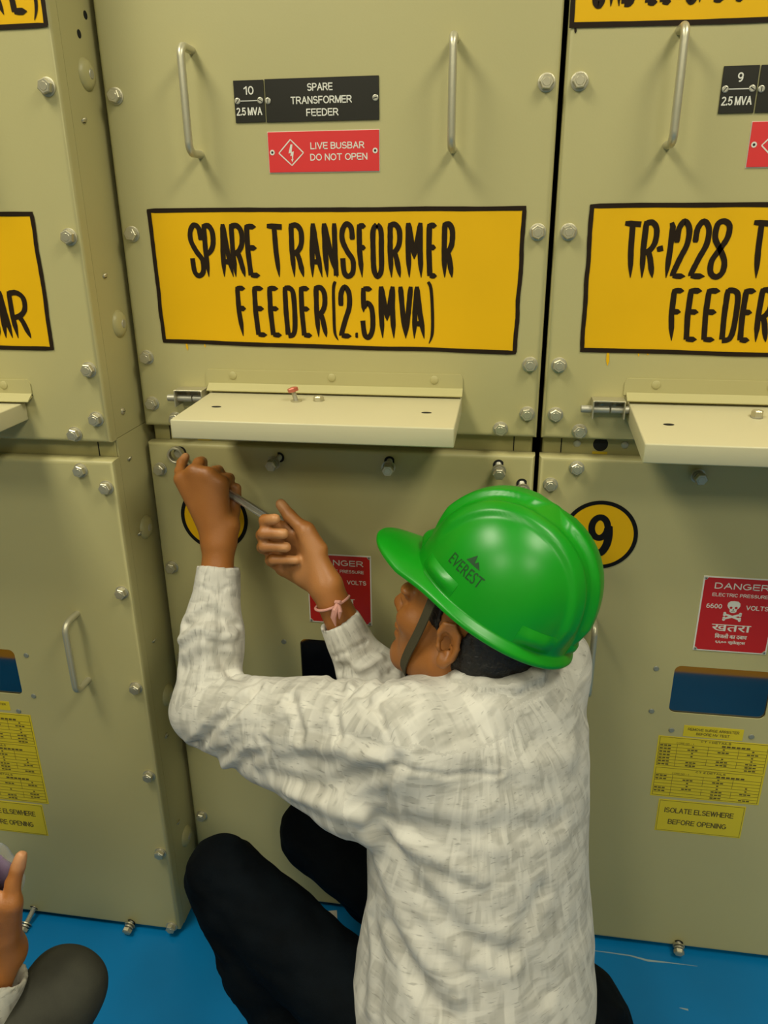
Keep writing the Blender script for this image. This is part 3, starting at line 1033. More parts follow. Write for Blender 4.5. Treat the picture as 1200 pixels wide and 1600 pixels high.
# --- right cubicle, number 9
CB, frB, upB, loB = cubicle(0.65, 0.0, 'right grey cubicle with the TR-1228 transformer feeder sign and number 9')
painted_sign(upB, [(0.0520, 1.3695), (0.6000, 1.3670), (0.5970, 1.1660), (0.0540, 1.1715)], [(L9A, 1.2739, 1.3494), (L9B, 1.1867, 1.2604)],
             [(0.092, 1.1690, 0.020, 0.0045, 'yellow'), (0.135, 1.1690, 0.006, 0.002, 'yellow'), (0.148, 1.1690, 0.004, 0.002, 'yellow')])
painted_sign(upB, [(0.0080, 1.7900), (0.6000, 1.7900), (0.6000, 1.5800), (0.0075, 1.5860)], [(L9T, 1.6053, 1.6850)],
             [(0.0125, 1.5840, 0.007, 0.003, 'brush')])
number_plate(upB, 0.2020, 0.2455, 1.4795, 1.5340, '9')
name_plate(upB, 0.2475, 0.4080, 1.4795, 1.5340, [('TRANSFORMER', .225, .765, .54, .74), ('FEEDER', .36, .645, .22, .42)])
busbar_plate(upB, 0.2465, 0.4065, 1.4150, 1.4690)
danger_plate(loB, 0.2740, 0.3890, 0.6800, 0.8165)
circle_number(loB, 0.1060, 0.8775, 0.0590, '9')
sticker(loB, 'arrester_sticker', 0.2800, 0.3785, 0.5060, 0.5290, [('REMOVE SURGE ARRESTER', .07, .93, .56, .80, 0), ('BEFORE HV TEST', .22, .78, .18, .42, 0)])
table_sticker(loB, 0.2400, 0.4260, 0.3720, 0.5030, ('CT 1 DETAILS', 'CT 2 DETAILS'))
sticker(loB, 'opening_sticker', 0.2565, 0.4065, 0.2935, 0.3660, [('ISOLATE ELSEWHERE', .08, .88, .60, .76, 0.0002), ('BEFORE OPENING', .14, .82, .24, .40, 0.0002)], True)
lower_bolts(loB, (0.9600, 0.7755, 0.5890, 0.4000, 0.2135), (0.7755, 0.5890, 0.4000), (0.0610, 0.5910), [(0.3330, 'l', 0.020), (0.107, 't', 0.022)])
put('loosened_bolt', ME_LOOSE, loB, 0.2360, 0.010, 0.9900, rot=(0, 0, math.radians(10)))
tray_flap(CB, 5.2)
strip_details(frB)

# --- left cubicle, standing further out
CL, frL, upL, loL = cubicle(-0.65, -0.107, 'left grey cubicle standing further out, its bare side showing to the right')
painted_sign(upL, [(0.0500, 1.3690), (0.5785, 1.3660), (0.5765, 1.1790), (0.0500, 1.1830)], [(LL, 1.1935, 1.2610)])
painted_sign(upL, [(0.0500, 1.7900), (0.6430, 1.7900), (0.6415, 1.5925), (0.0500, 1.5905)],
             [([('K', 0.560, 0.588), ('E', 0.592, 0.620), (')', 0.6225, 0.6350)], 1.6055, 1.6850)])
sticker(loL, 'arrester_sticker', 0.2800, 0.3760, 0.5160, 0.5350, [('REMOVE SURGE ARRESTER', .07, .93, .56, .80, 0), ('BEFORE HV TEST', .22, .78, .18, .42, 0)])
table_sticker(loL, 0.2300, 0.4140, 0.3045, 0.5095, ('CT 1 DETAILS', 'CT 2 DETAILS', 'CT 3 DETAILS'))
sticker(loL, 'opening_sticker', 0.2480, 0.3985, 0.2240, 0.3000, [('ISOLATE ELSEWHERE', .08, .88, .60, .76, 0.0002), ('BEFORE OPENING', .14, .82, .24, .40, 0.0002)], True)
lower_bolts(loL, (0.9600, 0.7755, 0.4000), (0.9620, 0.7765, 0.5895, 0.3985, 0.2140), (0.0610, 0.5910), [(0.3300, 'x', 0.022), (0.5440, 'l', 0.018), (0.6310, 't', 0.021)])
tray_flap(CL, 0.0, -0.012)
# sheet steel side of the left cubicle
for nm, z0, z1 in (('upper_side_panel', 1.0355, 2.10), ('lower_side_panel', 0.004, 1.0345)):
    mb = MB(M['paint'])
    mb.box(0.6430, 0.6455, 0.0250, 0.60, z0, z1, M['paint'])
    sp = mb.build(nm, CL, smooth=False)
    sc = [z for z in (1.487, 1.279, 1.072) if z > 1.03] if z0 > 1 else [0.994, 0.861, 0.654, 0.448, 0.241]
    for z in sc:
        o = put('screw', ME_SCREW, sp, 0.6455, 0.054, z, rot=(random.uniform(0, 1), 0, math.radians(90)))
    for z in ((1.547, 1.205) if z0 > 1 else (0.862, 0.521, 0.181)):
        mb = MB(M['paint'])
        mb.lathe([(0.021, 0), (0.0205, 0.002), (0.016, 0.006), (0.009, 0.008), (0.004, 0.0082)], M['paint'], Matrix.Rotation(math.radians(90), 4, 'Y'), 26)
        mb.lathe([(0.007, 0.0078), (0.0055, 0.0092)], M['dullzinc'], Matrix.Rotation(math.radians(90), 4, 'Y'), 18)
        mb.build('cap', sp, (0.6455, 0.080, z))
    if z0 > 1:
        for yy, z in ((0.100, 1.622), (0.075, 1.595)):
            mb = MB(M['hole'])
            mb.lathe([(0.0055, 0), (0.0055, 0.0003)], M['hole'], Matrix.Translation((0.6455, yy, z)) @ Matrix.Rotation(math.radians(90), 4, 'Y'), 16)
            mb.build('screw_hole', sp)


# ------------------------------------------------------------------ small things lying about
def lying_bolt(x, y, z, label, red, lean=0.25, scale=1.0):
    mb = MB(M['zinc'])
    t = Matrix.Rotation(lean, 4, 'Y')
    mb.lathe([(0.0085, 0.0), (0.0085, 0.0016)], M['zinc'], Matrix(), 18)
    mb.lathe([(0.0034, 0.0), (0.0036, 0.008), (0.0034, 0.016)], M['dullzinc'], t, 12)
    hexhead(mb, 0.0155, 0.006, 0.0085, M['copper'] if red else M['zinc'], t)
    o = mb.build('loose_bolt', None, (x, y, z))
    o.scale = (scale,) * 3
    return tag(o, label, 'bolt')


tz = lambda y, tilt, z=1.0965: z + math.tan(math.radians(tilt)) * y
lying_bolt(*(0.2811, -0.0531, 1.0956), 'small bolt with reddish head standing tilted on the middle tray', True, -0.25)
NUT_AT = (0.3144, -0.0457, 1.0957)
RBOLT_AT = (0.9450, -0.0570, 1.0913)
SCRAP_AT = (0.2807, -0.022, 0.0)

mb = MB(M['zinc'])
mb.lathe([(0.0085, 0.0), (0.0085, 0.0016)], M['zinc'], Matrix(), 18)
hexhead(mb, 0.0016, 0.0055, 0.0082, M['zinc'], Matrix())
tag(mb.build('loose_nut', None, NUT_AT), 'low zinc nut with washer lying on the middle tray', 'nut')
mb = MB(M['zinc'])
mb.lathe([(0.0085, 0.0), (0.0085, 0.0016)], M['dullzinc'], Matrix(), 18)
hexhead(mb, 0.0016, 0.0085, 0.0082, M['zinc'], Matrix())
tag(mb.build('loose_bolt', None, RBOLT_AT), 'small zinc bolt standing on its head on the right tray', 'bolt')

mb = MB(M['paper'])
mb.box(-0.022, 0.022, -0.012, 0.012, 0.0, 0.0015, M['paper'])
o = mb.build('paper_scrap', None, SCRAP_AT)
o.rotation_euler = (0, 0, 0.25)
tag(o, 'small pale paper scrap on the blue floor at the foot of the middle cubicle', 'paper')


# =================================================================== people
from mathutils import noise as mnoise

V = lambda *a: np.array(a, float)
nrm = lambda v: np.asarray(v, float) / max(np.linalg.norm(v), 1e-9)


class Field:
    """a block of space holding the distance to a body that is blended together limb by limb"""

    def __init__(self, lo, hi, h):
        self.lo, self.h = np.array(lo, float), h
        n = np.ceil((np.array(hi) - self.lo) / h).astype(int) + 1
        self.n = n
        self.ax = [self.lo[i] + h * np.arange(n[i]) for i in range(3)]
        self.d = np.full(tuple(n), 0.2, np.float32)

    def region(self, lo, hi):
        a = np.clip(np.floor((np.array(lo) - self.lo) / self.h).astype(int), 0, self.n - 1)
        b = np.clip(np.ceil((np.array(hi) - self.lo) / self.h).astype(int) + 1, 1, self.n)
        sl = tuple(slice(a[i], max(b[i], a[i] + 1)) for i in range(3))
        g = np.meshgrid(*[self.ax[i][sl[i]] for i in range(3)], indexing='ij', sparse=True)
        return sl, g

    def add(self, prim, k=0.02):
        fn, lo, hi = prim
        sl, g = self.region(np.array(lo) - k - 0.02, np.array(hi) + k + 0.02)
        e, d = fn(*g).astype(np.float32), self.d[sl]
        if k > 0:
            t = np.clip(0.5 + 0.5 * (d - e) / k, 0, 1)
            self.d[sl] = d * (1 - t) + e * t - k * t * (1 - t)
        else:
            self.d[sl] = np.minimum(d, e)

    def group(self, prims, kin, kout):
        lo = np.min([p[1] for p in prims], 0)
        hi = np.max([p[2] for p in prims], 0)
        sl, g = self.region(lo - kout - 0.02, hi + kout + 0.02)
        e = None
        for p in prims:
            q = p[0](*g)
            if e is None:
                e = q
            else:
                t = np.clip(0.5 + 0.5 * (e - q) / kin, 0, 1)
                e = e * (1 - t) + q * t - kin * t * (1 - t)
        d = self.d[sl]
        t = np.clip(0.5 + 0.5 * (d - e) / kout, 0, 1)
        self.d[sl] = d * (1 - t) + e * t - kout * t * (1 - t)

    def cut(self, prim, k=0.003):
        fn, lo, hi = prim
        sl, g = self.region(np.array(lo) - k - 0.01, np.array(hi) + k + 0.01)
        e, d = -fn(*g), self.d[sl]
        t = np.clip(0.5 - 0.5 * (d - e) / k, 0, 1)
        self.d[sl] = d * (1 - t) + e * t + k * t * (1 - t)

    def keep(self, lo, hi, fn):
        """intersect a region with a half space or other shape"""
        sl, g = self.region(lo, hi)
        self.d[sl] = np.maximum(self.d[sl], fn(*g))

    def mesh(self, smooth=1):
        d, h = self.d, self.h
        s = d < 0
        for i in range(3):      # close the block at its border
            idx = [slice(None)] * 3
            for e in (0, -1):
                idx[i] = e
                d[tuple(idx)] = np.maximum(d[tuple(idx)], h * 0.5)
        s = d < 0
        off = [(a, b, c) for a in (0, 1) for b in (0, 1) for c in (0, 1)]
        cut = lambda A, o: A[o[0]:A.shape[0] - 1 + o[0], o[1]:A.shape[1] - 1 + o[1], o[2]:A.shape[2] - 1 + o[2]]
        any_ = np.zeros(tuple(np.array(s.shape) - 1), bool)
        all_ = ~any_
        for o in off:
            c = cut(s, o)
            any_ |= c
            all_ &= c
        act = np.argwhere(any_ & ~all_)
        idx = np.full(any_.shape, -1, np.int64)
        idx[tuple(act.T)] = np.arange(len(act))
        cv = {o: d[tuple((act + np.array(o)).T)] for o in off}
        acc, cnt = np.zeros((len(act), 3)), np.zeros(len(act))
        for o in off:
            for ax in range(3):
                if o[ax] == 0:
                    q = list(o)
                    q[ax] = 1
                    va, vb = cv[o], cv[tuple(q)]
                    m = (va < 0) != (vb < 0)
                    t = np.where(m, va / np.where(m, va - vb, 1), 0)
                    p = np.array(o, float)[None].repeat(len(act), 0)
                    p[:, ax] += t
                    acc[m] += p[m]
                    cnt[m] += 1
        vs = self.lo + (act + acc / cnt[:, None]) * h
        faces = []
        for ax in range(3):
            b, c = (ax + 1) % 3, (ax + 2) % 3
            i0 = [slice(None)] * 3
            i1 = [slice(None)] * 3
            i0[ax], i1[ax] = slice(0, -1), slice(1, None)
            diff = np.argwhere(s[tuple(i0)] != s[tuple(i1)])
            ok = (diff[:, b] > 0) & (diff[:, c] > 0) & (diff[:, b] < s.shape[b] - 1) & (diff[:, c] < s.shape[c] - 1)
            diff = diff[ok]
            inside = s[tuple(diff.T)]
            q = []
            for db, dc in ((-1, -1), (0, -1), (0, 0), (-1, 0)):
                e = diff.copy()
                e[:, b] += db
                e[:, c] += dc
                q.append(idx[tuple(e.T)])
            q = np.stack(q, 1)
            q[~inside] = q[~inside][:, ::-1]
            faces.append(q)
        fs = np.concatenate(faces)
        fs = fs[(fs >= 0).all(1)]
        e = np.concatenate([fs[:, [i, (i + 1) % 4]] for i in range(4)])
        for _ in range(smooth):
            a, n = np.zeros_like(vs), np.zeros(len(vs))
            np.add.at(a, e[:, 0], vs[e[:, 1]])
            np.add.at(a, e[:, 1], vs[e[:, 0]])
            np.add.at(n, e[:, 0], 1)
            np.add.at(n, e[:, 1], 1)
            vs = vs * 0.5 + 0.5 * a / np.maximum(n, 1)[:, None]
        return vs, fs


def cone(a, b, ra, rb=None, flat=None):
    """limb from a to b; flat = (direction, factor) squeezes its section along a direction"""
    a, b = V(*a), V(*b)
    rb = ra if rb is None else rb
    ab = b - a
    L2 = max(ab.dot(ab), 1e-12)

    def fn(X, Y, Z):
        px, py, pz = X - a[0], Y - a[1], Z - a[2]
        t = np.clip((px * ab[0] + py * ab[1] + pz * ab[2]) / L2, 0, 1)
        dx, dy, dz = px - t * ab[0], py - t * ab[1], pz - t * ab[2]
        q = dx * dx + dy * dy + dz * dz
        if flat is not None:
            n, f = nrm(flat[0]), flat[1]
            dn = dx * n[0] + dy * n[1] + dz * n[2]
            q = q + dn * dn * (1.0 / f ** 2 - 1)
        return np.sqrt(q) - (ra + (rb - ra) * t)
    m = max(ra, rb)
    return fn, np.minimum(a, b) - m, np.maximum(a, b) + m


def ell(c, r, axes=None):
    c, r = V(*c), V(*r)
    A = np.eye(3) if axes is None else np.array([nrm(x) for x in axes])

    def fn(X, Y, Z):
        p = (X - c[0], Y - c[1], Z - c[2])
        k0 = k1 = 0
        for i in range(3):
            u = p[0] * A[i][0] + p[1] * A[i][1] + p[2] * A[i][2]
            k0 = k0 + (u / r[i]) ** 2
            k1 = k1 + (u / r[i] ** 2) ** 2
        k0, k1 = np.sqrt(k0), np.sqrt(k1)
        return k0 * (k0 - 1) / np.maximum(k1, 1e-9)
    m = r.max()
    return fn, c - m, c + m


def trunk(sections, lat, fwd, power=2.3):
    """upright trunk through sections (z, x, y, half width, half depth)"""
    S = np.array(sorted(sections), float)
    lat, fwd = nrm(lat), nrm(fwd)

    def fn(X, Y, Z):
        z = np.clip(Z, S[0, 0], S[-1, 0])
        cx, cy, a, b = [np.interp(z, S[:, 0], S[:, i]) for i in (1, 2, 3, 4)]
        u = (X - cx) * lat[0] + (Y - cy) * lat[1]
        v = (X - cx) * fwd[0] + (Y - cy) * fwd[1]
        k = (np.abs(u / a) ** power + np.abs(v / b) ** power) ** (1 / power)
        d = (k - 1) * np.minimum(a, b)
        return np.maximum(d, np.maximum(Z - S[-1, 0], S[0, 0] - Z))
    m = max(S[:, 3].max(), S[:, 4].max())
    return fn, V(S[:, 1].min() - m, S[:, 2].min() - m, S[0, 0]), V(S[:, 1].max() + m, S[:, 2].max() + m, S[-1, 0])


def mesh_from(name, vs, fs, mats, parent=None, attr=None, face_mat=None):
    me = bpy.data.meshes.new(name)
    me.from_pydata(vs.tolist(), [], fs.tolist())
    for m in (mats if isinstance(mats, list) else [mats]):
        me.materials.append(m)
    me.shade_smooth()
    for k, a in (attr or {}).items():
        a = np.asarray(a, np.float32)
        if a.ndim == 1:
            at = me.attributes.new(k, 'FLOAT', 'POINT')
            at.data.foreach_set('value', a)
        else:
            at = me.attributes.new(k, 'FLOAT_VECTOR', 'POINT')
            at.data.foreach_set('vector', a.ravel())
    if face_mat is not None:
        me.polygons.foreach_set('material_index', np.asarray(face_mat, np.int32))
    me.update()
    return link(name, me, parent)


def vnormals(vs, fs):
    n = np.cross(vs[fs[:, 2]] - vs[fs[:, 0]], vs[fs[:, 3]] - vs[fs[:, 1]])
    out = np.zeros_like(vs)
    for i in range(4):
        np.add.at(out, fs[:, i], n)
    return out / np.maximum(np.linalg.norm(out, axis=1), 1e-12)[:, None]


def seg_dist(vs, pts):
    """distance of every point to a polyline"""
    best = np.full(len(vs), 9.0)
    for a, b in zip(pts[:-1], pts[1:]):
        a, b = V(*a), V(*b)
        ab = b - a
        t = np.clip(((vs - a) @ ab) / max(ab @ ab, 1e-9), 0, 1)
        best = np.minimum(best, np.linalg.norm(vs - a - t[:, None] * ab, axis=1))
    return best


def noise_at(vs, scale, seed=0.0, stretch=(1, 1, 1)):
    s = np.array(stretch) * scale
    return np.array([mnoise.noise(Vector((p[0] * s[0] + seed, p[1] * s[1] + seed, p[2] * s[2]))) for p in vs])


# ------------------------------------------------------------------ materials of people
def skin_mat(name, base, palm, dark):
    m = mat(name, base, 0.46, noise=0.0)
    nt = m.node_tree
    b = nt.nodes['Principled BSDF']
    tc = [n for n in nt.nodes if n.type == 'TEX_COORD'][0]
    n = nt.nodes.new('ShaderNodeTexNoise')
    n.inputs['Scale'].default_value = 22
    n.inputs['Detail'].default_value = 4
    nt.links.new(tc.outputs['Object'], n.inputs['Vector'])
    mx = nt.nodes.new('ShaderNodeMixRGB')
    mx.inputs[1].default_value = base
    mx.inputs[2].default_value = dark
    nt.links.new(n.outputs['Fac'], mx.inputs[0])
    at = nt.nodes.new('ShaderNodeAttribute')
    at.attribute_name = 'palm'
    m2 = nt.nodes.new('ShaderNodeMixRGB')
    m2.inputs[2].default_value = palm
    nt.links.new(at.outputs['Fac'], m2.inputs[0])
    nt.links.new(mx.outputs['Color'], m2.inputs[1])
    nt.links.new(m2.outputs['Color'], b.inputs['Base Color'])
    b.inputs['Subsurface Weight'].default_value = 0.08
    b.inputs['Subsurface Radius'].default_value = (0.01, 0.004, 0.002)
    v = nt.nodes.new('ShaderNodeTexVoronoi')
    v.inputs['Scale'].default_value = 420
    nt.links.new(tc.outputs['Object'], v.inputs['Vector'])
    bp = nt.nodes.new('ShaderNodeBump')
    bp.inputs['Strength'].default_value = 0.12
    bp.inputs['Distance'].default_value = 0.001
    nt.links.new(v.outputs['Distance'], bp.inputs['Height'])
    nt.links.new(bp.outputs['Normal'], b.inputs['Normal'])
    return m


def shirt_mat(name, base, grey, strength=1.0):
    """pale woven shirt with blurred dashes running both ways"""
    m = mat(name, base, 0.85, spec=0.15)
    nt = m.node_tree
    b = nt.nodes['Principled BSDF']
    at = nt.nodes.new('ShaderNodeAttribute')
    at.attribute_name = 'cloth'
    col = None
    src = base

    def layer(scale, lo, hi, colour, amount, seed, detail=2.0):
        nonlocal col
        mp = nt.nodes.new('ShaderNodeMapping')
        mp.inputs['Scale'].default_value = scale
        mp.inputs['Location'].default_value = (seed, seed * 1.7, 0)
        nt.links.new(at.outputs['Vector'], mp.inputs['Vector'])
        n = nt.nodes.new('ShaderNodeTexNoise')
        n.inputs['Scale'].default_value = 1.0
        n.inputs['Detail'].default_value = detail
        nt.links.new(mp.outputs['Vector'], n.inputs['Vector'])
        r = nt.nodes.new('ShaderNodeMapRange')
        r.inputs[1].default_value = lo
        r.inputs[2].default_value = hi
        r.inputs[4].default_value = amount * strength
        nt.links.new(n.outputs['Fac'], r.inputs[0])
        mx = nt.nodes.new('ShaderNodeMixRGB')
        mx.inputs[2].default_value = colour
        if col is None:
            mx.inputs[1].default_value = base
        else:
            nt.links.new(col, mx.inputs[1])
        nt.links.new(r.outputs[0], mx.inputs[0])
        col = mx.outputs['Color']
    light = tuple(list(min(1, c * 1.12) for c in base[:3]) + [1])
    layer((26, 26, 26), 0.42, 0.68, grey, 0.30, 0.3, 3)          # soft blotches
    layer((15, 62, 20), 0.50, 0.62, grey, 0.46, 3.1)            # dashes across
    layer((62, 16, 20), 0.51, 0.62, grey, 0.40, 7.7)            # dashes along
    layer((10, 46, 20), 0.56, 0.62, light, 0.7, 11.3)            # pale bars across
    layer((46, 10, 20), 0.56, 0.62, light, 0.7, 15.9)            # pale bars along
    layer((60, 320, 20), 0.62, 0.70, tuple(list(c * 0.55 for c in grey[:3]) + [1]), 0.45, 21.1)
    nt.links.new(col, b.inputs['Base Color'])
    # weave
    mp = nt.nodes.new('ShaderNodeMapping')
    mp.inputs['Scale'].default_value = (900, 900, 900)
    nt.links.new(at.outputs['Vector'], mp.inputs['Vector'])
    n = nt.nodes.new('ShaderNodeTexNoise')
    n.inputs['Scale'].default_value = 1.0
    nt.links.new(mp.outputs['Vector'], n.inputs['Vector'])
    bp = nt.nodes.new('ShaderNodeBump')
    bp.inputs['Strength'].default_value = 0.15
    bp.inputs['Distance'].default_value = 0.0008
    nt.links.new(n.outputs['Fac'], bp.inputs['Height'])
    nt.links.new(bp.outputs['Normal'], b.inputs['Normal'])
    b.inputs['Sheen Weight'].default_value = 0.1
    return m


M['skin'] = skin_mat('brown_skin', (0.390, 0.150, 0.032, 1), (0.56, 0.27, 0.105, 1), (0.270, 0.092, 0.016, 1))
M['skin2'] = skin_mat('brown_skin_b', (0.40, 0.155, 0.035, 1), (0.56, 0.27, 0.12, 1), (0.28, 0.095, 0.02, 1))
M['nail'] = mat('nail', (0.50, 0.25, 0.14, 1), 0.3)
M['shirt'] = shirt_mat('pale_dashed_shirt', (0.61, 0.585, 0.51, 1), (0.33, 0.315, 0.265, 1))
M['shirt2'] = shirt_mat('speckled_shirt', (0.55, 0.52, 0.42, 1), (0.22, 0.20, 0.15, 1), 1.1)
M['jeans'] = mat('navy_denim', (0.0022, 0.0042, 0.0062, 1), 0.8, noise=0.5, nscale=18, bump=0.25, bscale=700, spec=0.08)
M['jeans2'] = mat('charcoal_trousers', (0.058, 0.057, 0.040, 1), 0.8, noise=0.5, nscale=11, bump=0.2, bscale=600, spec=0.2)
M['hair'] = mat('black_hair', (0.006, 0.005, 0.004, 1), 0.5, bump=0.8, bscale=260)
M['helmet'] = mat('green_helmet_plastic', (0.004, 0.30, 0.007, 1), 0.34, noise=0.12, nscale=9, spec=0.5)
M['strap'] = mat('olive_webbing', (0.055, 0.047, 0.020, 1), 0.8, bump=0.3, bscale=900)
M['thread'] = mat('pink_thread', (0.62, 0.30, 0.24, 1), 0.8, bump=0.4, bscale=900)
M['shoe'] = mat('dark_leather', (0.012, 0.010, 0.008, 1), 0.45)
M['eye'] = mat('eye_white', (0.7, 0.68, 0.6, 1), 0.2)
M['mark'] = mat('faded_dark_print', (0.004, 0.055, 0.008, 1), 0.5)

# ------------------------------------------------------------------ the man in the green helmet
# pelvis low in a squat, trunk turned part way to the left, left arm up to the bolt, right arm up to the spanner's other end
F_T, LAT = nrm((-0.67, 0.74, 0)), nrm((0.74, 0.67, 0))
LS, LE, LW = V(0.462, -0.355, 0.725), V(*(0.1502, -0.2000, 0.6267)), V(*(0.1534, -0.0980, 0.8679))
RS, RE, RW = V(0.675, -0.165, 0.735), V(*(0.4440, -0.1700, 0.5955)), V(*(0.3412, -0.1480, 0.8257))
HEAD, HF, HL, HU = V(0.560, -0.225, 0.849), nrm((-0.8822, 0.4309, 0.1897)), nrm((-0.399, -0.8982, 0.1846)), nrm((0.2499, 0.0872, 0.9643))
hp = lambda a, b, c: HEAD + HF * a + HL * b + HU * c

man = thing('person', 'man in pale shirt and navy jeans squatting at the middle cubicle, both arms raised', 'person', (0.58, -0.36, 0))
ORI = V(0.58, -0.36, 0)


def finger(pts, r0, r1):
    n = len(pts) - 1
    return [cone(pts[i], pts[i + 1], r0 + (r1 - r0) * i / n, r0 + (r1 - r0) * (i + 1) / n) for i in range(n)]


# hands: joints from the knuckle to the tip
LH = {
    'little': [(0.0967, -0.0820, 0.9717), (0.0830, -0.0580, 0.9759), (0.0799, -0.0400, 0.9852), (0.0832, -0.0300, 0.9921)],
    'ring': [(0.1190, -0.0840, 0.9850), (0.1187, -0.0620, 0.9927), (0.1140, -0.0400, 0.9876), (0.1106, -0.0280, 0.9660)],
    'middle': [(0.1415, -0.0860, 0.9813), (0.1448, -0.0640, 0.9794), (0.1417, -0.0420, 0.9741), (0.1335, -0.0280, 0.9514)],
    'index': [(0.1594, -0.0840, 0.9676), (0.1621, -0.0620, 0.9665), (0.1590, -0.0420, 0.9617), (0.1486, -0.0300, 0.9393)],
    'thumb': [(0.1717, -0.0880, 0.8980), (0.1699, -0.0660, 0.9158), (0.1713, -0.0560, 0.9342), (0.1740, -0.0540, 0.9501)],
}
RH = {
    'index': [(0.2691, -0.1000, 0.9060), (0.2412, -0.1180, 0.9183), (0.2468, -0.1400, 0.9327), (0.2654, -0.1480, 0.9390)],
    'middle': [(0.2593, -0.0960, 0.8797), (0.2344, -0.1200, 0.8995), (0.2454, -0.1460, 0.9143), (0.2774, -0.1500, 0.9167)],
    'ring': [(0.2547, -0.0960, 0.8550), (0.2334, -0.1180, 0.8780), (0.2443, -0.1440, 0.8922), (0.2789, -0.1460, 0.8930)],
    'little': [(0.2570, -0.0980, 0.8313), (0.2437, -0.1160, 0.8546), (0.2550, -0.1380, 0.8676), (0.2917, -0.1420, 0.8706)],
    'thumb': [(0.3269, -0.1280, 0.8846), (0.3046, -0.1220, 0.9106), (0.2778, -0.1120, 0.9295), (0.2623, -0.1040, 0.9457)],
}
RAD = {'little': (0.0092, 0.0072), 'ring': (0.0104, 0.0082), 'middle': (0.0106, 0.0084), 'index': (0.0104, 0.0084), 'thumb': (0.0125, 0.0088)}

B = Field((-0.02, -0.58, -0.004), (0.86, 0.03, 1.02), 0.003)
# trunk, neck
B.add(trunk([(0.78, .600, -.255, .050, .050), (0.755, .585, -.262, .105, .065), (0.70, .575, -.270, .135, .085), (0.58, .580, -.295, .135, .095),
             (0.45, .588, -.330, .125, .090), (0.30, .592, -.375, .145, .105), (0.20, .595, -.385, .12, .09)], LAT, F_T), 0.02)
B.add(cone((.598, -.258, .775), hp(-.02, 0, -.06), .054, .052), 0.03)
B.add(cone(hp(-.040, 0, -.05), (.608, -.268, .770), .042, .046), 0.03)
# head
B.add(ell(hp(-.012, 0, .030), (.094, .073, .095), (HF, HL, HU)), 0.02)
B.add(ell(hp(.030, 0, -.050), (.060, .058, .072), (HF, HL, HU)), 0.03)
for s in (1, -1):
    B.add(cone(hp(.000, .052 * s, -.072), hp(.066, .016 * s, -.108), .017, .016), 0.025)
    B.add(ell(hp(.056, .044 * s, -.034), (.026, .020, .018), (HF, HL, HU)), 0.02)
    B.add(ell(hp(.078, .030 * s, .004), (.014, .026, .009), (HF, HL, HU)), 0.012)
    B.add(ell(hp(.088, .014 * s, -.042), (.012, .009, .008), (HF, HL, HU)), 0.006)
B.add(ell(hp(.072, 0, -.104), (.022, .024, .018), (HF, HL, HU)), 0.02)
B.add(cone(hp(.084, 0, -.002), hp(.103, 0, -.037), .009, .0115), 0.012)
B.add(ell(hp(.087, 0, -.066), (.014, .024, .0065), (HF, HL, HU)), 0.006)
B.add(ell(hp(.084, 0, -.079), (.014, .022, .0075), (HF, HL, HU)), 0.006)
for s in (1, -1):
    B.cut(ell(hp(.090, .031 * s, -.012), (.013, .015, .009), (HF, HL, HU)), 0.008)
    B.add(ell(hp(.078, .030 * s, -.012), (.013, .013, .012), (HF, HL, HU)), 0.004)
    # ear: rim, bowl, lobe
    ax = (nrm(HF + 0.35 * HU * -1 + HL * s * .25), nrm(HL * s - HF * .35), nrm(HU + HF * .25))
    ear = lambda u, v, w: hp(-.014, .077 * s, -.022) + ax[0] * u + ax[1] * w + ax[2] * v
    B.add(ell(ear(0, 0, 0), (.0155, .0060, .029), ax), 0.006)
    B.add(ell(ear(.006, -.026, 0), (.009, .0065, .010), ax), 0.005)
    B.cut(ell(ear(.002, .001, .0100), (.0105, .0145, .0190), ax), 0.002)
    B.cut(ell(ear(.006, -.005, -.003), (.005, .008, .006), ax), 0.002)
    rim = [(.012, .016), (.004, .028), (-.008, .026), (-.0145, .012), (-.0135, -.006), (-.007, -.020), (.002, -.028)]
    for p, q in zip(rim[:-1], rim[1:]):
        B.add(cone(ear(p[0], p[1], .004), ear(q[0], q[1], .004), .0036), 0.003)
    B.add(ell(ear(.012, -.004, .003), (.004, .004, .006), ax), 0.003)
# arms
for S, E_, W_ in ((LS, LE, LW), (RS, RE, RW)):
    B.add(cone(S, E_, .042, .032), 0.03)
    B.add(cone(E_, E_ + (W_ - E_) * .45, .032, .031), 0.02)
    B.add(cone(E_ + (W_ - E_) * .40, W_, .031, .0245), 0.02)
# legs
HIPL, KNL, ANL = V(.500, -.435, .240), V(*(0.1912, -0.3000, 0.3875)), V(.345, -.410, .085)
HIPR, KNR, ANR = V(.660, -.330, .255), V(*(0.3037, -0.1500, 0.3517)), V(.545, -.205, .135)
for Hh, K, A, T in ((HIPL, KNL, ANL, V(.235, -.330, .022)), (HIPR, KNR, ANR, V(.430, -.115, .022))):
    B.add(cone(Hh, K, .060, .042), 0.03)
    B.add(cone(K, A, .040, .030), 0.02)
    B.add(cone(A + V(0, 0, -.045), T, .026, .018), 0.02)
# left hand: back towards the room, fingers over the spanner
for k in ('little', 'ring', 'middle', 'index'):
    B.add(cone(LW + (V(*LH[k][0]) - LW) * .05, LH[k][0], .0180, .0140, ((0.1, -1, -.35), 0.88)), 0.016)
B.add(cone(LW, V(*LH['thumb'][0]), .020, .015), 0.015)
for k, p in LH.items():
    B.group(finger(p, *RAD[k]), 0.004, 0.007)
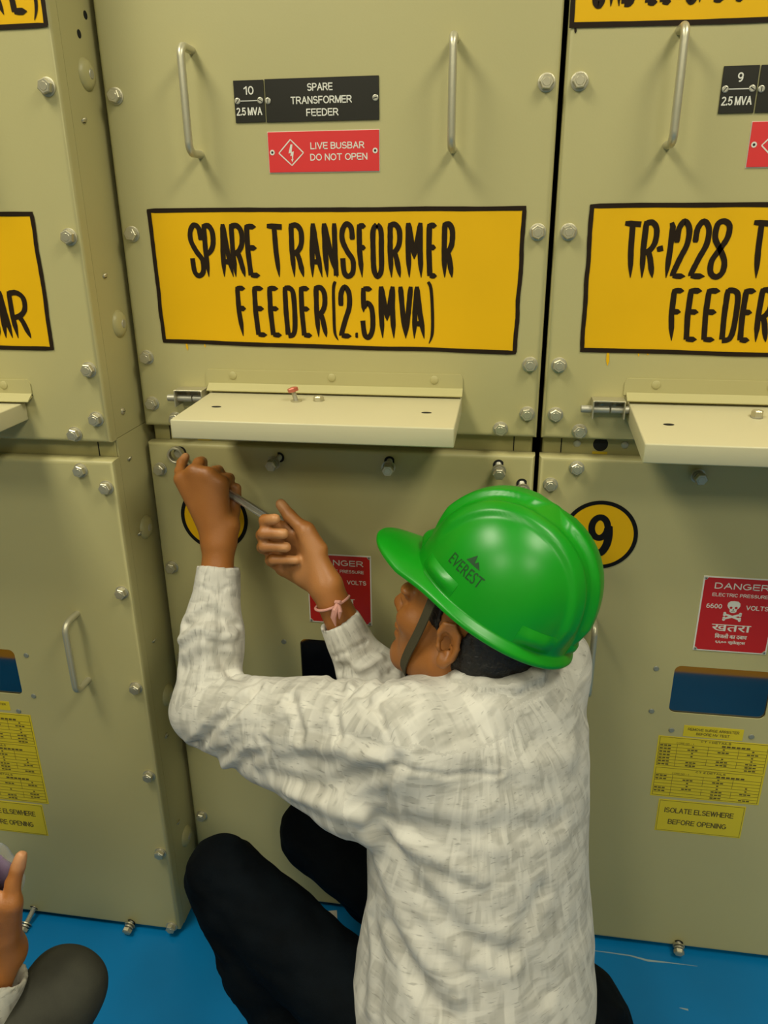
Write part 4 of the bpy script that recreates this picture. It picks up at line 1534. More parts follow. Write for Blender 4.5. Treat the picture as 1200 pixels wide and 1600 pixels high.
# right hand: palm towards the room, fingers folded back over the spanner
for k in ('little', 'ring', 'middle', 'index'):
    B.add(cone(RW + (V(*RH[k][0]) - RW) * .05, RH[k][0], .0185, .0115, ((-.1, -1, -.35), 0.82)), 0.014)
B.add(cone(RW + (V(*RH['thumb'][0]) - RW) * .25, RH['thumb'][1], .0185, .0150), 0.016)      # ball of the thumb
B.add(ell((0.3071, -0.1280, 0.8454), (.017, .013, .024), (nrm((.5, 0, -.8)), (0, 1, 0), nrm((.8, 0, .5)))), 0.014)   # heel of the hand
for k, p in RH.items():
    B.group(finger(p, *RAD[k]), 0.004, 0.006)
bv, bf = B.mesh(1)
# paler skin: fingertips and the palm side of the right hand
bn = vnormals(bv, bf)
palm = np.zeros(len(bv))
ctr = V(*(0.2941, -0.1200, 0.8715))
inr = np.clip(1.4 - np.linalg.norm(bv - ctr, axis=1) / 0.075, 0, 1)
palm = np.maximum(palm, inr * np.clip(-bn[:, 1] * 1.1 - 0.15, 0, 1) * 0.55)
for p in list(RH.values()):
    palm = np.maximum(palm, np.clip(1.5 - np.linalg.norm(bv - V(*p[-1]), axis=1) / 0.013, 0, 1) * 0.95)
for k in ('little', 'ring', 'middle', 'index', 'thumb'):
    palm = np.maximum(palm, np.clip(1.5 - np.linalg.norm(bv - V(*LH[k][-1]), axis=1) / 0.010, 0, 1) * (1.0 if k == 'little' else 0.5))
# skin creases
for pts, w, a in (([(0.2518, -0.1000, 0.8239), (0.2774, -0.1300, 0.8533), (0.2995, -0.1400, 0.8777)], .0022, .0012), ([(0.3379, -0.1600, 0.8499), (0.3164, -0.1500, 0.8218), (0.3086, -0.1400, 0.8139)], .0025, .0014),
                  ([(0.1260, -0.1100, 0.9939), (0.1255, -0.1100, 0.9794)], .003, .0022), ([(0.1563, -0.1100, 0.9879), (0.1571, -0.1100, 0.9745)], .003, .0015)):
    bv = bv - bn * (a * np.exp(-(seg_dist(bv, pts) / w) ** 2))[:, None]
body = mesh_from('body', bv - ORI, bf, M['skin'], man, {'palm': palm})

for s in (1, -1):
    mb = MB(M['eye'])
    c = Matrix.Translation(Vector(hp(.0735, .030 * s, -.012) - ORI))
    b_ = bmesh.new()
    bmesh.ops.create_uvsphere(b_, u_segments=20, v_segments=12, radius=.0125)
    mb.merge(b_, M['eye'], c)
    mb.lathe([(.0055, .0112), (.005, .0124), (.0005, .0130)], M['hair'], c @ Vector((0, 0, 1)).rotation_difference(Vector(HF)).to_matrix().to_4x4(), 16)
    mb.build('eye', man)

# hair: cap under the helmet, down to the nape
Hh_ = Field(HEAD - 0.18, HEAD + 0.16, 0.003)
Hh_.add(ell(hp(-.016, 0, .030), (.098, .0785, .100), (HF, HL, HU)), 0.01)
Hh_.add(ell(hp(-.054, 0, -.060), (.064, .068, .080), (HF, HL, HU)), 0.03)


def hairline(X, Y, Z):
    p = (X - HEAD[0], Y - HEAD[1], Z - HEAD[2])
    a, b, c = [p[0] * q[0] + p[1] * q[1] + p[2] * q[2] for q in (HF, HL, HU)]
    front = np.maximum(a - .060, -(c - .045))                     # forehead line
    back = np.maximum(a + .022 + 0.35 * (c + .03), -(c + .142))   # behind the ears to the nape
    burn = np.maximum(np.maximum(a - .030, -(a - .008)), -(c + .035))  # sideburn
    return np.minimum(np.minimum(front, back), burn)


Hh_.keep(HEAD - 0.17, HEAD + 0.17, hairline)
hv, hf = Hh_.mesh(1)
hv = hv + vnormals(hv, hf) * (noise_at(hv, 150) * 0.0022)[:, None]
mesh_from('hair', hv - ORI, hf, M['hair'], man)

# ---- shirt
S = Field((0.03, -0.64, 0.12), (0.86, 0.02, 0.94), 0.004)
S.add(trunk([(0.792, .606, -.268, .060, .055), (0.778, .600, -.268, .095, .070), (0.745, .583, -.268, .145, .098), (0.68, .580, -.275, .168, .122),
             (0.58, .585, -.300, .163, .128), (0.45, .592, -.335, .166, .132), (0.30, .590, -.380, .184, .152), (0.175, .590, -.397, .192, .160)], LAT, F_T), 0.02)
S.add(cone(LS + V(.03, .0, .0), LE, .074, .055), 0.035)
S.add(cone(V(*(0.1883, -0.2350, 0.5932)), V(*(0.4246, -0.3650, 0.6296)), .026, .055), 0.03)
LC = V(*(0.1521, -0.1060, 0.8342))
S.add(cone(LE, LE + (LC - LE) * .55, .055, .047), 0.02)
S.add(cone(LE + (LC - LE) * .5, LC + nrm(LC - LE) * .03, .047, .0305), 0.02)
S.add(cone(RS, RE, .066, .052), 0.035)
RC = V(*(0.3587, -0.1570, 0.7820))
S.add(cone(RE, RE + (RC - RE) * .5, .052, .044), 0.02)
S.add(cone(RE + (RC - RE) * .45, RC + nrm(RC - RE) * .03, .043, .0300), 0.02)
S.add(ell((0.4232, -0.1750, 0.6901), (.045, .040, .040)), 0.03)
# collar round the neck
for i in range(10):
    a0, a1 = 2 * math.pi * i / 10, 2 * math.pi * (i + 1) / 10
    q = lambda a: V(.600, -.262, .790) + LAT * .066 * math.cos(a) + F_T * .060 * math.sin(a) + V(0, 0, .006 * -math.sin(a))
    S.add(cone(q(a0), q(a1), .0095), 0.010)
S.cut(cone((.598, -.258, .74), hp(-.02, 0, -.05), .057, .060), 0.008)
# cuffs: cut square and hollowed
for Cc, El, r in ((LC, LE, .0270), (RC, RE, .0255)):
    d = nrm(Cc - El)
    S.keep(Cc - .06, Cc + .07, lambda X, Y, Z: (X - Cc[0]) * d[0] + (Y - Cc[1]) * d[1] + (Z - Cc[2]) * d[2])
    S.cut(cone(Cc - d * .018, Cc + d * .05, r), 0.002)
sv, sf = S.mesh(2)
sn = vnormals(sv, sf)
aL, aR = nrm(LE - LS), nrm(RE - RS)
dL = np.minimum(seg_dist(sv, [LS, LE]), seg_dist(sv, [LE, LC]))
dR = np.minimum(seg_dist(sv, [RS, RE]), seg_dist(sv, [RE, RC]))
sideL = ((sv - (LS + aL * .035)) @ aL > 0) & (dL < .14) & (dL < dR)
sideR = ((sv - (RS + aR * .045)) @ aR > 0) & (dR < .12) & (dR <= dL) & (sv[:, 0] < .66)
# crumples and folds
amp = np.where(sideL | sideR, 1.0, 0.75)
disp = noise_at(sv, 16, 3.0, (1, 1, .7)) * 0.0042 * amp + noise_at(sv, 38, 9.0, (1, 1, .8)) * 0.0018 * amp
sv_ok = np.where(sn @ nrm((0, -.9, .4)) > -0.1)[0]


def snap(p):
    """nearest cloth point in line with p, on the side facing the room"""
    d = nrm(V(*p) - V(.592, -1.189, 1.372))
    q = sv[sv_ok] - V(*p)
    along = q @ d
    off = np.linalg.norm(q - along[:, None] * d, axis=1)
    c = np.where(off < .007)[0]
    if len(c) == 0:
        return V(*p)
    return sv[sv_ok[c[np.argmin(along[c])]]]


def fold(pts, w, a):
    """a soft ridge (a > 0) or crease (a < 0) running over the cloth"""
    global disp
    pts = catmull(pts, 6)
    pts = [snap(p) for p in pts]
    d = seg_dist(sv, pts)
    disp = disp + a * np.exp(-(d / w) ** 2) - a * 0.45 * np.exp(-((d - w * 1.9) / (w * .9)) ** 2)


# left sleeve: elbow creases, forearm crumples, long drag lines to the shoulder
fold([(0.1388, -0.2500, 0.5849), (0.1743, -0.2500, 0.6294), (0.2082, -0.2500, 0.6679), (0.2515, -0.2500, 0.7150)], .0075, -.0075)
fold([(0.1830, -0.2500, 0.5555), (0.2136, -0.2500, 0.5859), (0.2508, -0.2700, 0.6176)], .008, .0075)
fold([(0.1706, -0.2500, 0.5908), (0.2316, -0.2700, 0.6272), (0.3017, -0.3000, 0.6667)], .009, .004)
fold([(0.1072, -0.1700, 0.7578), (0.1405, -0.1700, 0.7842), (0.1748, -0.1700, 0.7833), (0.2057, -0.1700, 0.7687)], .008, -.0055)
fold([(0.1075, -0.1900, 0.7441), (0.1441, -0.1900, 0.7640), (0.1843, -0.1900, 0.7525), (0.2098, -0.1900, 0.7635)], .007, .004)
fold([(0.1097, -0.2000, 0.6982), (0.1539, -0.2000, 0.7195), (0.2066, -0.2000, 0.7067)], .011, -.004)
fold([(0.1769, -0.2000, 0.7442), (0.2019, -0.2000, 0.7005), (0.2336, -0.2000, 0.6824)], .009, -.004)
fold([(0.3077, -0.2700, 0.7172), (0.3118, -0.2800, 0.6917), (0.3195, -0.2900, 0.6610)], .007, -.0045)
fold([(0.3754, -0.3000, 0.7389), (0.3761, -0.3000, 0.7071), (0.3787, -0.3000, 0.6748)], .006, -.003)
fold([(0.2548, -0.3000, 0.6105), (0.3194, -0.3300, 0.6697), (0.3905, -0.3600, 0.6958), (0.4575, -0.4000, 0.7150)], .010, .0045)
fold([(0.2777, -0.3000, 0.5900), (0.3532, -0.3300, 0.6072), (0.4282, -0.3800, 0.6696), (0.4848, -0.4200, 0.7296)], .010, -.0045)
fold([(0.2955, -0.3000, 0.5627), (0.3663, -0.3500, 0.5868), (0.4308, -0.4000, 0.6189)], .010, .004)
# shoulder seam and yoke edge
fold([(0.4460, -0.3500, 0.7702), (0.4661, -0.4000, 0.7600), (0.4728, -0.4200, 0.7233), (0.4649, -0.4200, 0.6574)], .0035, -.0022)
fold([(0.6013, -0.4000, 0.8158), (0.6121, -0.4200, 0.7997), (0.6171, -0.4500, 0.7603)], .0035, -.0018)
fold([(0.4688, -0.4200, 0.7229), (0.5426, -0.4600, 0.7553), (0.6154, -0.4600, 0.7666)], .0035, -.0018)
# back: drag lines from the left armpit towards the right hip
fold([(0.4597, -0.4200, 0.6361), (0.5046, -0.4500, 0.5775), (0.5718, -0.4700, 0.5135), (0.6363, -0.4700, 0.4916)], .013, -.0055)
fold([(0.4467, -0.4200, 0.6027), (0.4840, -0.4500, 0.5309), (0.5239, -0.4700, 0.4715), (0.5753, -0.5000, 0.4513)], .013, .005)
fold([(0.4679, -0.4200, 0.6267), (0.5364, -0.4500, 0.6137), (0.5997, -0.4700, 0.6181)], .011, .004)
fold([(0.5008, -0.4200, 0.6312), (0.5668, -0.4500, 0.6586), (0.6261, -0.4700, 0.6954), (0.6918, -0.4000, 0.6482)], .014, -.0035)
fold([(0.4712, -0.4500, 0.4953), (0.5191, -0.5000, 0.4633), (0.5522, -0.5000, 0.4005)], .011, -.0045)
fold([(0.4326, -0.4200, 0.5349), (0.4494, -0.4500, 0.4570), (0.4529, -0.5000, 0.4042)], .010, .0035)
fold([(0.6759, -0.4000, 0.5285), (0.6524, -0.4500, 0.4923), (0.6901, -0.4500, 0.4070)], .013, -.0035)
fold([(0.5781, -0.4500, 0.7831), (0.6440, -0.4500, 0.7725), (0.7057, -0.3500, 0.7178)], .016, .003)
# right sleeve: crumples below the cuff
fold([(0.3510, -0.1900, 0.7301), (0.3752, -0.1900, 0.7411), (0.4129, -0.1900, 0.7653)], .003, -.0022)
fold([(0.3758, -0.2000, 0.6931), (0.3984, -0.2000, 0.7292), (0.4355, -0.2000, 0.7490)], .007, .0055)
fold([(0.3954, -0.2000, 0.6834), (0.4254, -0.2000, 0.7090), (0.4547, -0.2000, 0.7285)], .006, -.0055)
fold([(0.4152, -0.2000, 0.6795), (0.4390, -0.2000, 0.6967), (0.4604, -0.2000, 0.7009)], .006, .0055)
fold([(0.3564, -0.2000, 0.7085), (0.3717, -0.2000, 0.7212), (0.3959, -0.2000, 0.7064)], .006, -.004)
# left cuff edge
fold([(0.1211, -0.1200, 0.8046), (0.1567, -0.1300, 0.8006), (0.1859, -0.1200, 0.8090)], .003, -.0015)

sv = sv + sn * disp[:, None]
u_t = np.arctan2((sv - V(.585, -.32, 0)) @ LAT, -((sv - V(.585, -.32, 0)) @ F_T)) * .17
cloth = np.stack([u_t, sv[:, 2], np.zeros(len(sv))], 1)
top = (sn[:, 2] > .5) & (sv[:, 2] > .66)
flat = np.stack([(sv - V(.585, -.32, 0)) @ LAT + 2.0, (sv - V(.585, -.32, 0)) @ F_T, np.full(len(sv), .6)], 1)
cloth[top] = flat[top]
for side, P0, P1, P2 in ((sideL, LS, LE, LC), (sideR, RS, RE, RC)):
    d1, d2 = nrm(P1 - P0), nrm(P2 - P1)
    L1 = np.linalg.norm(P1 - P0)
    on2 = np.linalg.norm(np.cross(sv - P1, d2), axis=1) + np.where((sv - P1) @ d2 < 0, 9, 0) < np.linalg.norm(np.cross(sv - P0, d1), axis=1)
    s1, s2 = (sv - P0) @ d1, L1 + (sv - P1) @ d2
    e1, e2 = nrm(np.cross(d1, (0, 1, 0))), nrm(np.cross(d2, (0, 1, 0)))
    ax_ = np.where(on2, s2, s1)
    q1, q2 = sv - P0, sv - P1
    ang = np.where(on2, np.arctan2(q2 @ e2, -(q2 @ nrm(np.cross(e2, d2)))), np.arctan2(q1 @ e1, -(q1 @ nrm(np.cross(e1, d1)))))
    cloth[side] = np.stack([ax_, ang * .055 + .9, np.full(len(sv), .3)], 1)[side]
mesh_from('shirt', sv - ORI, sf, M['shirt'], man, {'cloth': cloth})

# ---- jeans
J = Field((0.06, -0.62, 0.03), (0.88, 0.02, 0.56), 0.005)
J.add(trunk([(0.42, .590, -.350, .150, .118), (0.32, .597, -.370, .165, .132), (0.24, .600, -.375, .168, .132), (0.17, .600, -.375, .14, .115)], LAT, F_T), 0.03)
J.add(ell((.728, -.345, .212), (.100, .098, .104)), 0.03)
J.add(ell((.585, -.440, .200), (.095, .095, .095)), 0.03)
for Hh, K, A in ((HIPL, KNL, ANL), (HIPR, KNR, ANR)):
    J.add(cone(Hh, K, .080, .057), 0.025)
    J.add(cone(K, K + (A - K) * .45, .057, .054), 0.02)
    J.add(cone(K + (A - K) * .4, A, .054, .044), 0.02)
jv, jf = J.mesh(2)
jn = vnormals(jv, jf)
jd = noise_at(jv, 14, 1.0) * 0.006 + noise_at(jv, 34, 5.0, (1, 1, 1.5)) * 0.003
kl = KNL + V(-.02, -.03, -.06)
for k in range(4):
    jd += 0.005 * np.exp(-(seg_dist(jv, [kl + V(-.05 + .012 * k, -.03, .03 - .028 * k), kl + V(.05, -.05, -.02 - .045 * k)]) / .008) ** 2)
    jd += 0.007 * np.exp(-(seg_dist(jv, [V(.66, -.43, .20 + .03 * k), V(.80, -.36, .16 + .04 * k)]) / .009) ** 2)
mesh_from('jeans', jv + jn * jd[:, None] - ORI, jf, M['jeans'], man)

# ---- shoes
for A, T in ((ANL, V(.235, -.330, .022)), (ANR, V(.430, -.115, .022))):
    d = nrm((T - A) * V(1, 1, 0))
    Fs = Field(A - V(.2, .2, .09), A + V(.2, .2, .06), 0.004)
    heel, toe = A * V(1, 1, 0) - d * .045 + V(0, 0, .036), T * V(1, 1, 0) + V(0, 0, .030)
    Fs.add(cone(heel, toe, .040, .034), 0.02)
    Fs.add(cone(A + V(0, 0, -.005), heel * .5 + toe * .5 + V(0, 0, .012), .042, .032), 0.03)
    Fs.keep(A - .25, A + .25, lambda X, Y, Z: 0.003 - Z + X * 0 + Y * 0)
    fv, ff = Fs.mesh(2)
    so = mesh_from('shoe', fv - ORI, ff, M['shoe'], man)

# ---- pink thread round the right wrist, with a knotted tassel
wd = nrm(RC - RW)
wc = RW + (RC - RW) * .42
ea = nrm(np.cross(wd, (0, 1, 0)))
eb = nrm(np.cross(ea, wd))
pts = []
for i in range(40):
    a = 2 * math.pi * i / 40
    pts.append(wc + ea * .0275 * math.cos(a) + eb * .0270 * math.sin(a) + wd * (.003 * math.sin(a) ** 2) - ORI)
mb = MB(M['thread'])
mb.tube(pts, .0021, M['thread'], 8, closed=True)
kn = V(*(0.3637, -0.1800, 0.8212)) - ORI
mb.tube([kn, kn + V(-.003, -.006, -.008), kn + V(-.006, -.007, -.020), kn + V(-.003, -.008, -.034)], [.0035, .005, .0045, .001], M['thread'], 8)
mb.tube([kn, kn + V(.004, -.006, -.010), kn + V(.003, -.007, -.022)], [.0035, .0038, .001], M['thread'], 8)
mb.tube([kn + V(-.004, .002, .001), kn + V(.005, -.003, .004)], [.003, .003], M['thread'], 8)
mb.build('wrist_thread', man)

# ------------------------------------------------------------------ hard hat
HC = V(.594, -.232, .875)
QF, QL, QU = nrm((-.8324, .3299, .4453)), nrm((-.277, -.9436, .1813)), nrm((.48, .0275, .8768))
hat = thing('hard_hat', 'glossy green plastic hard hat worn by the squatting man', 'hard hat', tuple(HC))


def hat_pt(a, b, c):
    return Vector(QF * a + QL * b + QU * c)


def shell_xyz(phi, t, lift=0.0):
    """t 0 at the rim, 1 at the crown"""
    a, b, h = .120, .102, .145
    r = (max(0.0, 1 - t ** 2.4)) ** (1 / 2.4)
    x, y, z = a * r * math.cos(phi), b * r * math.sin(phi), h * t
    n = Vector((x / a ** 2, y / b ** 2, z / h ** 2 * (abs(z) / h) ** .4 + 1e-9)).normalized()
    sm = lambda v, w, e: 1 / (1 + math.exp(max(-60, min(60, (abs(v) - w) / e))))
    fade = max(0.0, min(1.0, (t - .22) / .25)) if x > 0 else max(0.0, min(1.0, (t - .05) / .25))
    ridge = (.0085 * sm(y, .0190, .0011) + .0062 * sm(abs(y) - .047, .0100, .0011)) * fade
    p = Vector((x, y, z)) + n * (ridge + lift)
    return p, n


mb = MB(M['helmet'])
NP, rows = 180, []
prof = []
for i in range(NP):
    phi = 2 * math.pi * i / NP
    col = []
    for t in np.linspace(0.9995, 0.0, 60):
        tt = 1 - (1 - t) ** 1.0
        col.append(shell_xyz(phi, tt)[0])
    pk = max(0.0, math.cos(phi)) ** 5
    base = col[-1]
    out = Vector((math.cos(phi), math.sin(phi), 0))
    fl = .009 + .056 * pk
    for s, dz in ((.15, -.001), (.4, -.003), (.7, -.005), (1.0, -.007)):
        e = base + out * fl * s
        col.append(e + Vector((0, 0, dz - .010 * pk * s ** 1.4 - (1.2 * e.y * e.y * min(1, pk * 3) * s if e.x > 0 else 0))))
    tip = col[-1]
    col.append(tip + out * .0015 + Vector((0, 0, -.003)))
    col.append(tip + Vector((0, 0, -.0065)))
    col.append(tip - out * .0035 + Vector((0, 0, -.0050)))
    col.append(tip - out * fl * .55 + Vector((0, 0, -.0028 + .008 * pk)))
    col.append(base - out * .003 + Vector((0, 0, -.004)))
    for t in (0.2, 0.45, 0.7, 0.9, 0.985, .9995):
        q, n = shell_xyz(phi, t)
        col.append(q - n * .006)
    prof.append(col)
K = len(prof[0])
vs = [hat_pt(*prof[i][k]) for i in range(NP) for k in range(K)]
fs = [[i * K + k, ((i + 1) % NP) * K + k, ((i + 1) % NP) * K + k + 1, i * K + k + 1] for i in range(NP) for k in range(K - 1)]
fs.append([i * K for i in range(NP)])
fs.append([i * K + K - 1 for i in range(NP)][::-1])
mb.geo(vs, fs, M['helmet'])
shell = mb.build('shell', hat, angle=60)


def hat_patch(name, p0, p1, t0, t1, h, parent=shell, m='helmet'):
    """raised pad on the shell between two bearings and two heights"""
    mb = MB(M[m])
    n, k = 10, 6
    outer = [[shell_xyz(p0 + (p1 - p0) * i / n, t0 + (t1 - t0) * j / k, h * min(1, 3 * min(i, n - i) / n + .1) * min(1, 2.4 * min(j, k - j) / k + .1))[0] for j in range(k + 1)] for i in range(n + 1)]
    inner = [[shell_xyz(p0 + (p1 - p0) * i / n, t0 + (t1 - t0) * j / k, -.002)[0] for j in range(k + 1)] for i in range(n + 1)]
    w = k + 1
    vs = [hat_pt(*q) for row in outer for q in row] + [hat_pt(*q) for row in inner for q in row]
    N0 = (n + 1) * w
    fs = [[i * w + j, (i + 1) * w + j, (i + 1) * w + j + 1, i * w + j + 1] for i in range(n) for j in range(k)]
    for i in range(n):
        fs += [[i * w, (i + 1) * w, N0 + (i + 1) * w, N0 + i * w], [i * w + k, (i + 1) * w + k, N0 + (i + 1) * w + k, N0 + i * w + k]]
    for j in range(k):
        fs += [[j, j + 1, N0 + j + 1, N0 + j], [n * w + j, n * w + j + 1, N0 + n * w + j + 1, N0 + n * w + j]]
    mb.geo(vs, fs, M[m])
    return mb.build(name, parent, angle=50)


D = math.radians
for s in (1, -1):
    hat_patch('accessory_slot', D(38) * s, D(72) * s, .02, .17, .006)
    hat_patch('accessory_slot', D(118) * s, D(146) * s, .02, .20, .0055)
hat_patch('lamp_bracket', D(-16), D(16), .015, .22, .008)
# round ratchet knob and rear clip at the back
hat_patch('rear_clip', D(168), D(192), -.0, .12, .006)
# faded printed mark on the left side: a small peak over a line of letters
mb = MB(M['mark'])
tv, tf = text_geo('EVEREST')
tx0, tx1 = min(v[0] for v in tv), max(v[0] for v in tv)
tz0, tz1 = min(v[1] for v in tv), max(v[1] for v in tv)
MC, MW, MHt = D(70), D(28), .105


def mark_pt(u, v):
    q, n = shell_xyz(MC + MW * (u - .5), .25 + MHt * v, .0005)
    return hat_pt(*q)


mb.geo([mark_pt((v[0] - tx0) / (tx1 - tx0), (v[1] - tz0) / (tz1 - tz0)) for v in tv], tf, M['mark'])
for a, b, c in (((.36, 1.25), (.52, 2.1), (.60, 1.25)), ((.55, 1.25), (.64, 1.75), (.78, 1.25))):
    mb.geo([mark_pt(*a), mark_pt(*b), mark_pt(*c)], [[0, 1, 2]], M['mark'])
mb.build('printed_mark', shell, smooth=False, recalc=False)

# chin strap: flat webbing from the rim past the ear and under the chin
mb = MB(M['strap'])
path = []
half = [(.022, .082, .030), (.026, .079, .000), (.033, .072, -.035), (.042, .0635, -.070), (.049, .050, -.100), (.052, .028, -.122), (.054, 0, -.128)]
full = [(a, b, c) for a, b, c in half] + [(a, -b, c) for a, b, c in half[-2::-1]]
P_ = [hp(*q) - HC for q in full]
P_ = [np.array(q) for q in catmull([tuple(p) for p in P_], 5)]
vs, fs = [], []
for i, p in enumerate(P_):
    t = nrm(P_[min(i + 1, len(P_) - 1)] - P_[max(i - 1, 0)])
    out = nrm(p - (hp(.0, 0, -.04) - HC))
    w = nrm(np.cross(t, out))
    o2 = nrm(np.cross(w, t))
    for du, dv in ((-.0075, -.0006), (.0075, -.0006), (.0075, .0014), (-.0075, .0014)):
        vs.append(p + w * du + o2 * dv)
for i in range(len(P_) - 1):
    for k in range(4):
        fs.append([i * 4 + k, i * 4 + (k + 1) % 4, i * 4 + 4 + (k + 1) % 4, i * 4 + 4 + k])
fs += [[0, 1, 2, 3], [len(vs) - 1, len(vs) - 2, len(vs) - 3, len(vs) - 4]]
mb.geo(vs, fs, M['strap'])
mb.build('chin_strap', hat)

# ------------------------------------------------------------------ spanner
R0, R1 = V(*(0.0590, -0.0125, 0.9890)), V(*(0.2560, -0.1000, 0.9096))
mb = MB(M['chrome'])
sp_o = R0
sdir = nrm(R1 - R0)
pth = [R0 + V(.011, -.001, -.006), R0 + sdir * .030 + V(0, -.010, 0), R0 + sdir * .055 + V(0, -.010, 0), R1 - sdir * .012]
P_ = [np.array(q) for q in catmull([tuple(p - sp_o) for p in pth], 8)]


def bar(w, th, off, m):
    vs, fs = [], []
    for i, p in enumerate(P_):
        t = nrm(P_[min(i + 1, len(P_) - 1)] - P_[max(i - 1, 0)])
        sd = nrm(np.cross(t, (0, 1, 0)))
        fn_ = nrm(np.cross(sd, t))
        for du, dv in ((-w, -th), (w, -th), (w, th), (-w, th)):
            vs.append(p + sd * (off + du) + fn_ * dv)
    for i in range(len(P_) - 1):
        for k in range(4):
            fs.append([i * 4 + k, i * 4 + (k + 1) % 4, i * 4 + 4 + (k + 1) % 4, i * 4 + 4 + k])
    fs += [[0, 1, 2, 3], [len(vs) - 1, len(vs) - 2, len(vs) - 3, len(vs) - 4]]
    mb.geo(vs, fs, m)


bar(.0048, .0016, 0, M['dullzinc'])
bar(.0011, .0027, .0044, M['chrome'])
bar(.0011, .0027, -.0044, M['chrome'])
for c, nn in ((R0, V(0, -1, 0)), (R1, nrm(V(.1, -1, -.15)))):
    q = Matrix.Translation(Vector(c - sp_o)) @ Vector((0, 0, 1)).rotation_difference(Vector(nn)).to_matrix().to_4x4()
    ri, ro, hh = .0103, .0142, .0045
    n = 32
    vs, fs = [], []
    pr = [(ri, -hh), (ri, hh), (ri + .001, hh + .0006), (ro - .001, hh + .0006), (ro, hh - .0008), (ro, -hh)]
    for r_, z_ in pr:
        for i in range(n):
            vs.append(q @ Vector((r_ * math.cos(2 * math.pi * i / n), r_ * math.sin(2 * math.pi * i / n), z_)))
    for k in range(len(pr)):
        for i in range(n):
            k2 = (k + 1) % len(pr)
            fs.append([k * n + i, k * n + (i + 1) % n, k2 * n + (i + 1) % n, k2 * n + i])
    mb.geo(vs, fs, M['zinc'])
tag(mb.build('spanner', None, tuple(sp_o), angle=30), 'shiny ring spanner held in both hands on the top left bolt', 'spanner')

# ------------------------------------------------------------------ the second man, squatting at the left, mostly out of the picture
F2, L2 = nrm((.60, .80, 0)), nrm((.80, -.60, 0))          # facing, and towards his right
SH = V(.10, -.13, 0)
mate = thing('person', 'person at the lower left edge in charcoal trousers and speckled pale sleeve, one knee showing', 'person', (-.30, -.79, 0))
O2 = V(-.30, -.79, 0)
KR2 = V(*(0.0274, -0.5000, 0.3594))
KL2, HR2, HLf2 = V(-.27, -.44, .40), V(-.31, -.73, .20) + SH, V(-.46, -.58, .20) + SH
AR2, AL2 = V(-.10, -.66, .08), V(-.36, -.58, .08)
W2 = V(*(-0.0301, -0.5200, 0.4509))
E2, S2_, SL2 = V(-.115, -.665, .25), V(-.14, -.82, .53), V(-.40, -.66, .56)
EL2, WL2 = V(-.44, -.52, .36), V(-.33, -.47, .47)
HD2 = V(-.245, -.725, .785)
HAND2 = {
    'index': [(0.0077, -0.5300, 0.5525), (0.0060, -0.5200, 0.5759), (0.0115, -0.5120, 0.5941), (0.0165, -0.5080, 0.6098)],
    'middle': [(-0.0133, -0.5350, 0.5546), (-0.0228, -0.5300, 0.5843), (-0.0338, -0.5120, 0.5896), (-0.0371, -0.5000, 0.5866)],
    'ring': [(-0.0324, -0.5350, 0.5484), (-0.0443, -0.5300, 0.5746), (-0.0543, -0.5120, 0.5780), (-0.0601, -0.4980, 0.5627)],
    'little': [(-0.0562, -0.5300, 0.5291), (-0.0695, -0.5250, 0.5502), (-0.0759, -0.5100, 0.5530), (-0.0770, -0.5000, 0.5467)],
    'thumb': [(-0.0187, -0.5300, 0.4926), (-0.0161, -0.5450, 0.5349), (-0.0174, -0.5450, 0.5618), (-0.0203, -0.5350, 0.5719)],
}
Q = Field((-.60, -1.02, -.004), (.12, -.34, 1.0), 0.0045)
Q.add(trunk([(0.65, -.285, -.750, .07, .06), (0.56, -.285, -.755, .13, .085), (0.44, -.29, -.775, .13, .09), (0.30, -.30, -.79, .13, .10), (.16, -.29, -.79, .13, .10)], L2, F2), 0.02)
Q.add(cone((-.285, -.75, .63), HD2 + V(-.02, -.01, -.07), .052), 0.03)
Q.add(ell(HD2 + V(-.01, 0, .02), (.094, .075, .098), (F2, L2, (0, 0, 1))), 0.02)
Q.add(ell(HD2 + F2 * .03 + V(0, 0, -.055), (.058, .057, .072), (F2, L2, (0, 0, 1))), 0.03)
Q.add(cone(HD2 + F2 * .085 + V(0, 0, -.005), HD2 + F2 * .104 + V(0, 0, -.038), .009, .012), 0.012)
Q.add(ell(HD2 + F2 * .086 + V(0, 0, -.07), (.013, .024, .010), (F2, L2, (0, 0, 1))), 0.008)
for s in (1, -1):
    Q.add(ell(HD2 + F2 * .078 + L2 * .03 * s + V(0, 0, .006), (.014, .026, .009), (F2, L2, (0, 0, 1))), 0.012)
    Q.add(ell(HD2 - F2 * .012 + L2 * .078 * s + V(0, 0, -.02), (.020, .009, .032), (F2, L2, (0, 0, 1))), 0.008)
for A_, B_, C_ in ((S2_, E2, W2), (SL2, EL2, WL2)):
    Q.add(cone(A_, B_, .046, .038), 0.03)
    Q.add(cone(B_, C_, .038, .026), 0.02)
for A_, B_, C_, T_ in ((HR2, KR2, AR2, V(.0, -.57, .022)), (HLf2, KL2, AL2, V(-.26, -.48, .022))):
    Q.add(cone(A_, B_, .062, .044), 0.03)
    Q.add(cone(B_, C_, .042, .032), 0.02)
    Q.add(cone(C_ + V(0, 0, -.045), T_, .026, .018), 0.02)
for k in ('index', 'middle', 'ring', 'little'):
    Q.add(cone(W2, HAND2[k][0], .019, .0125), 0.014)
Q.add(cone(W2, HAND2['thumb'][0], .019, .014), 0.014)
for k, p in HAND2.items():
    Q.group(finger(p, .0105, .0082), 0.004, 0.006)
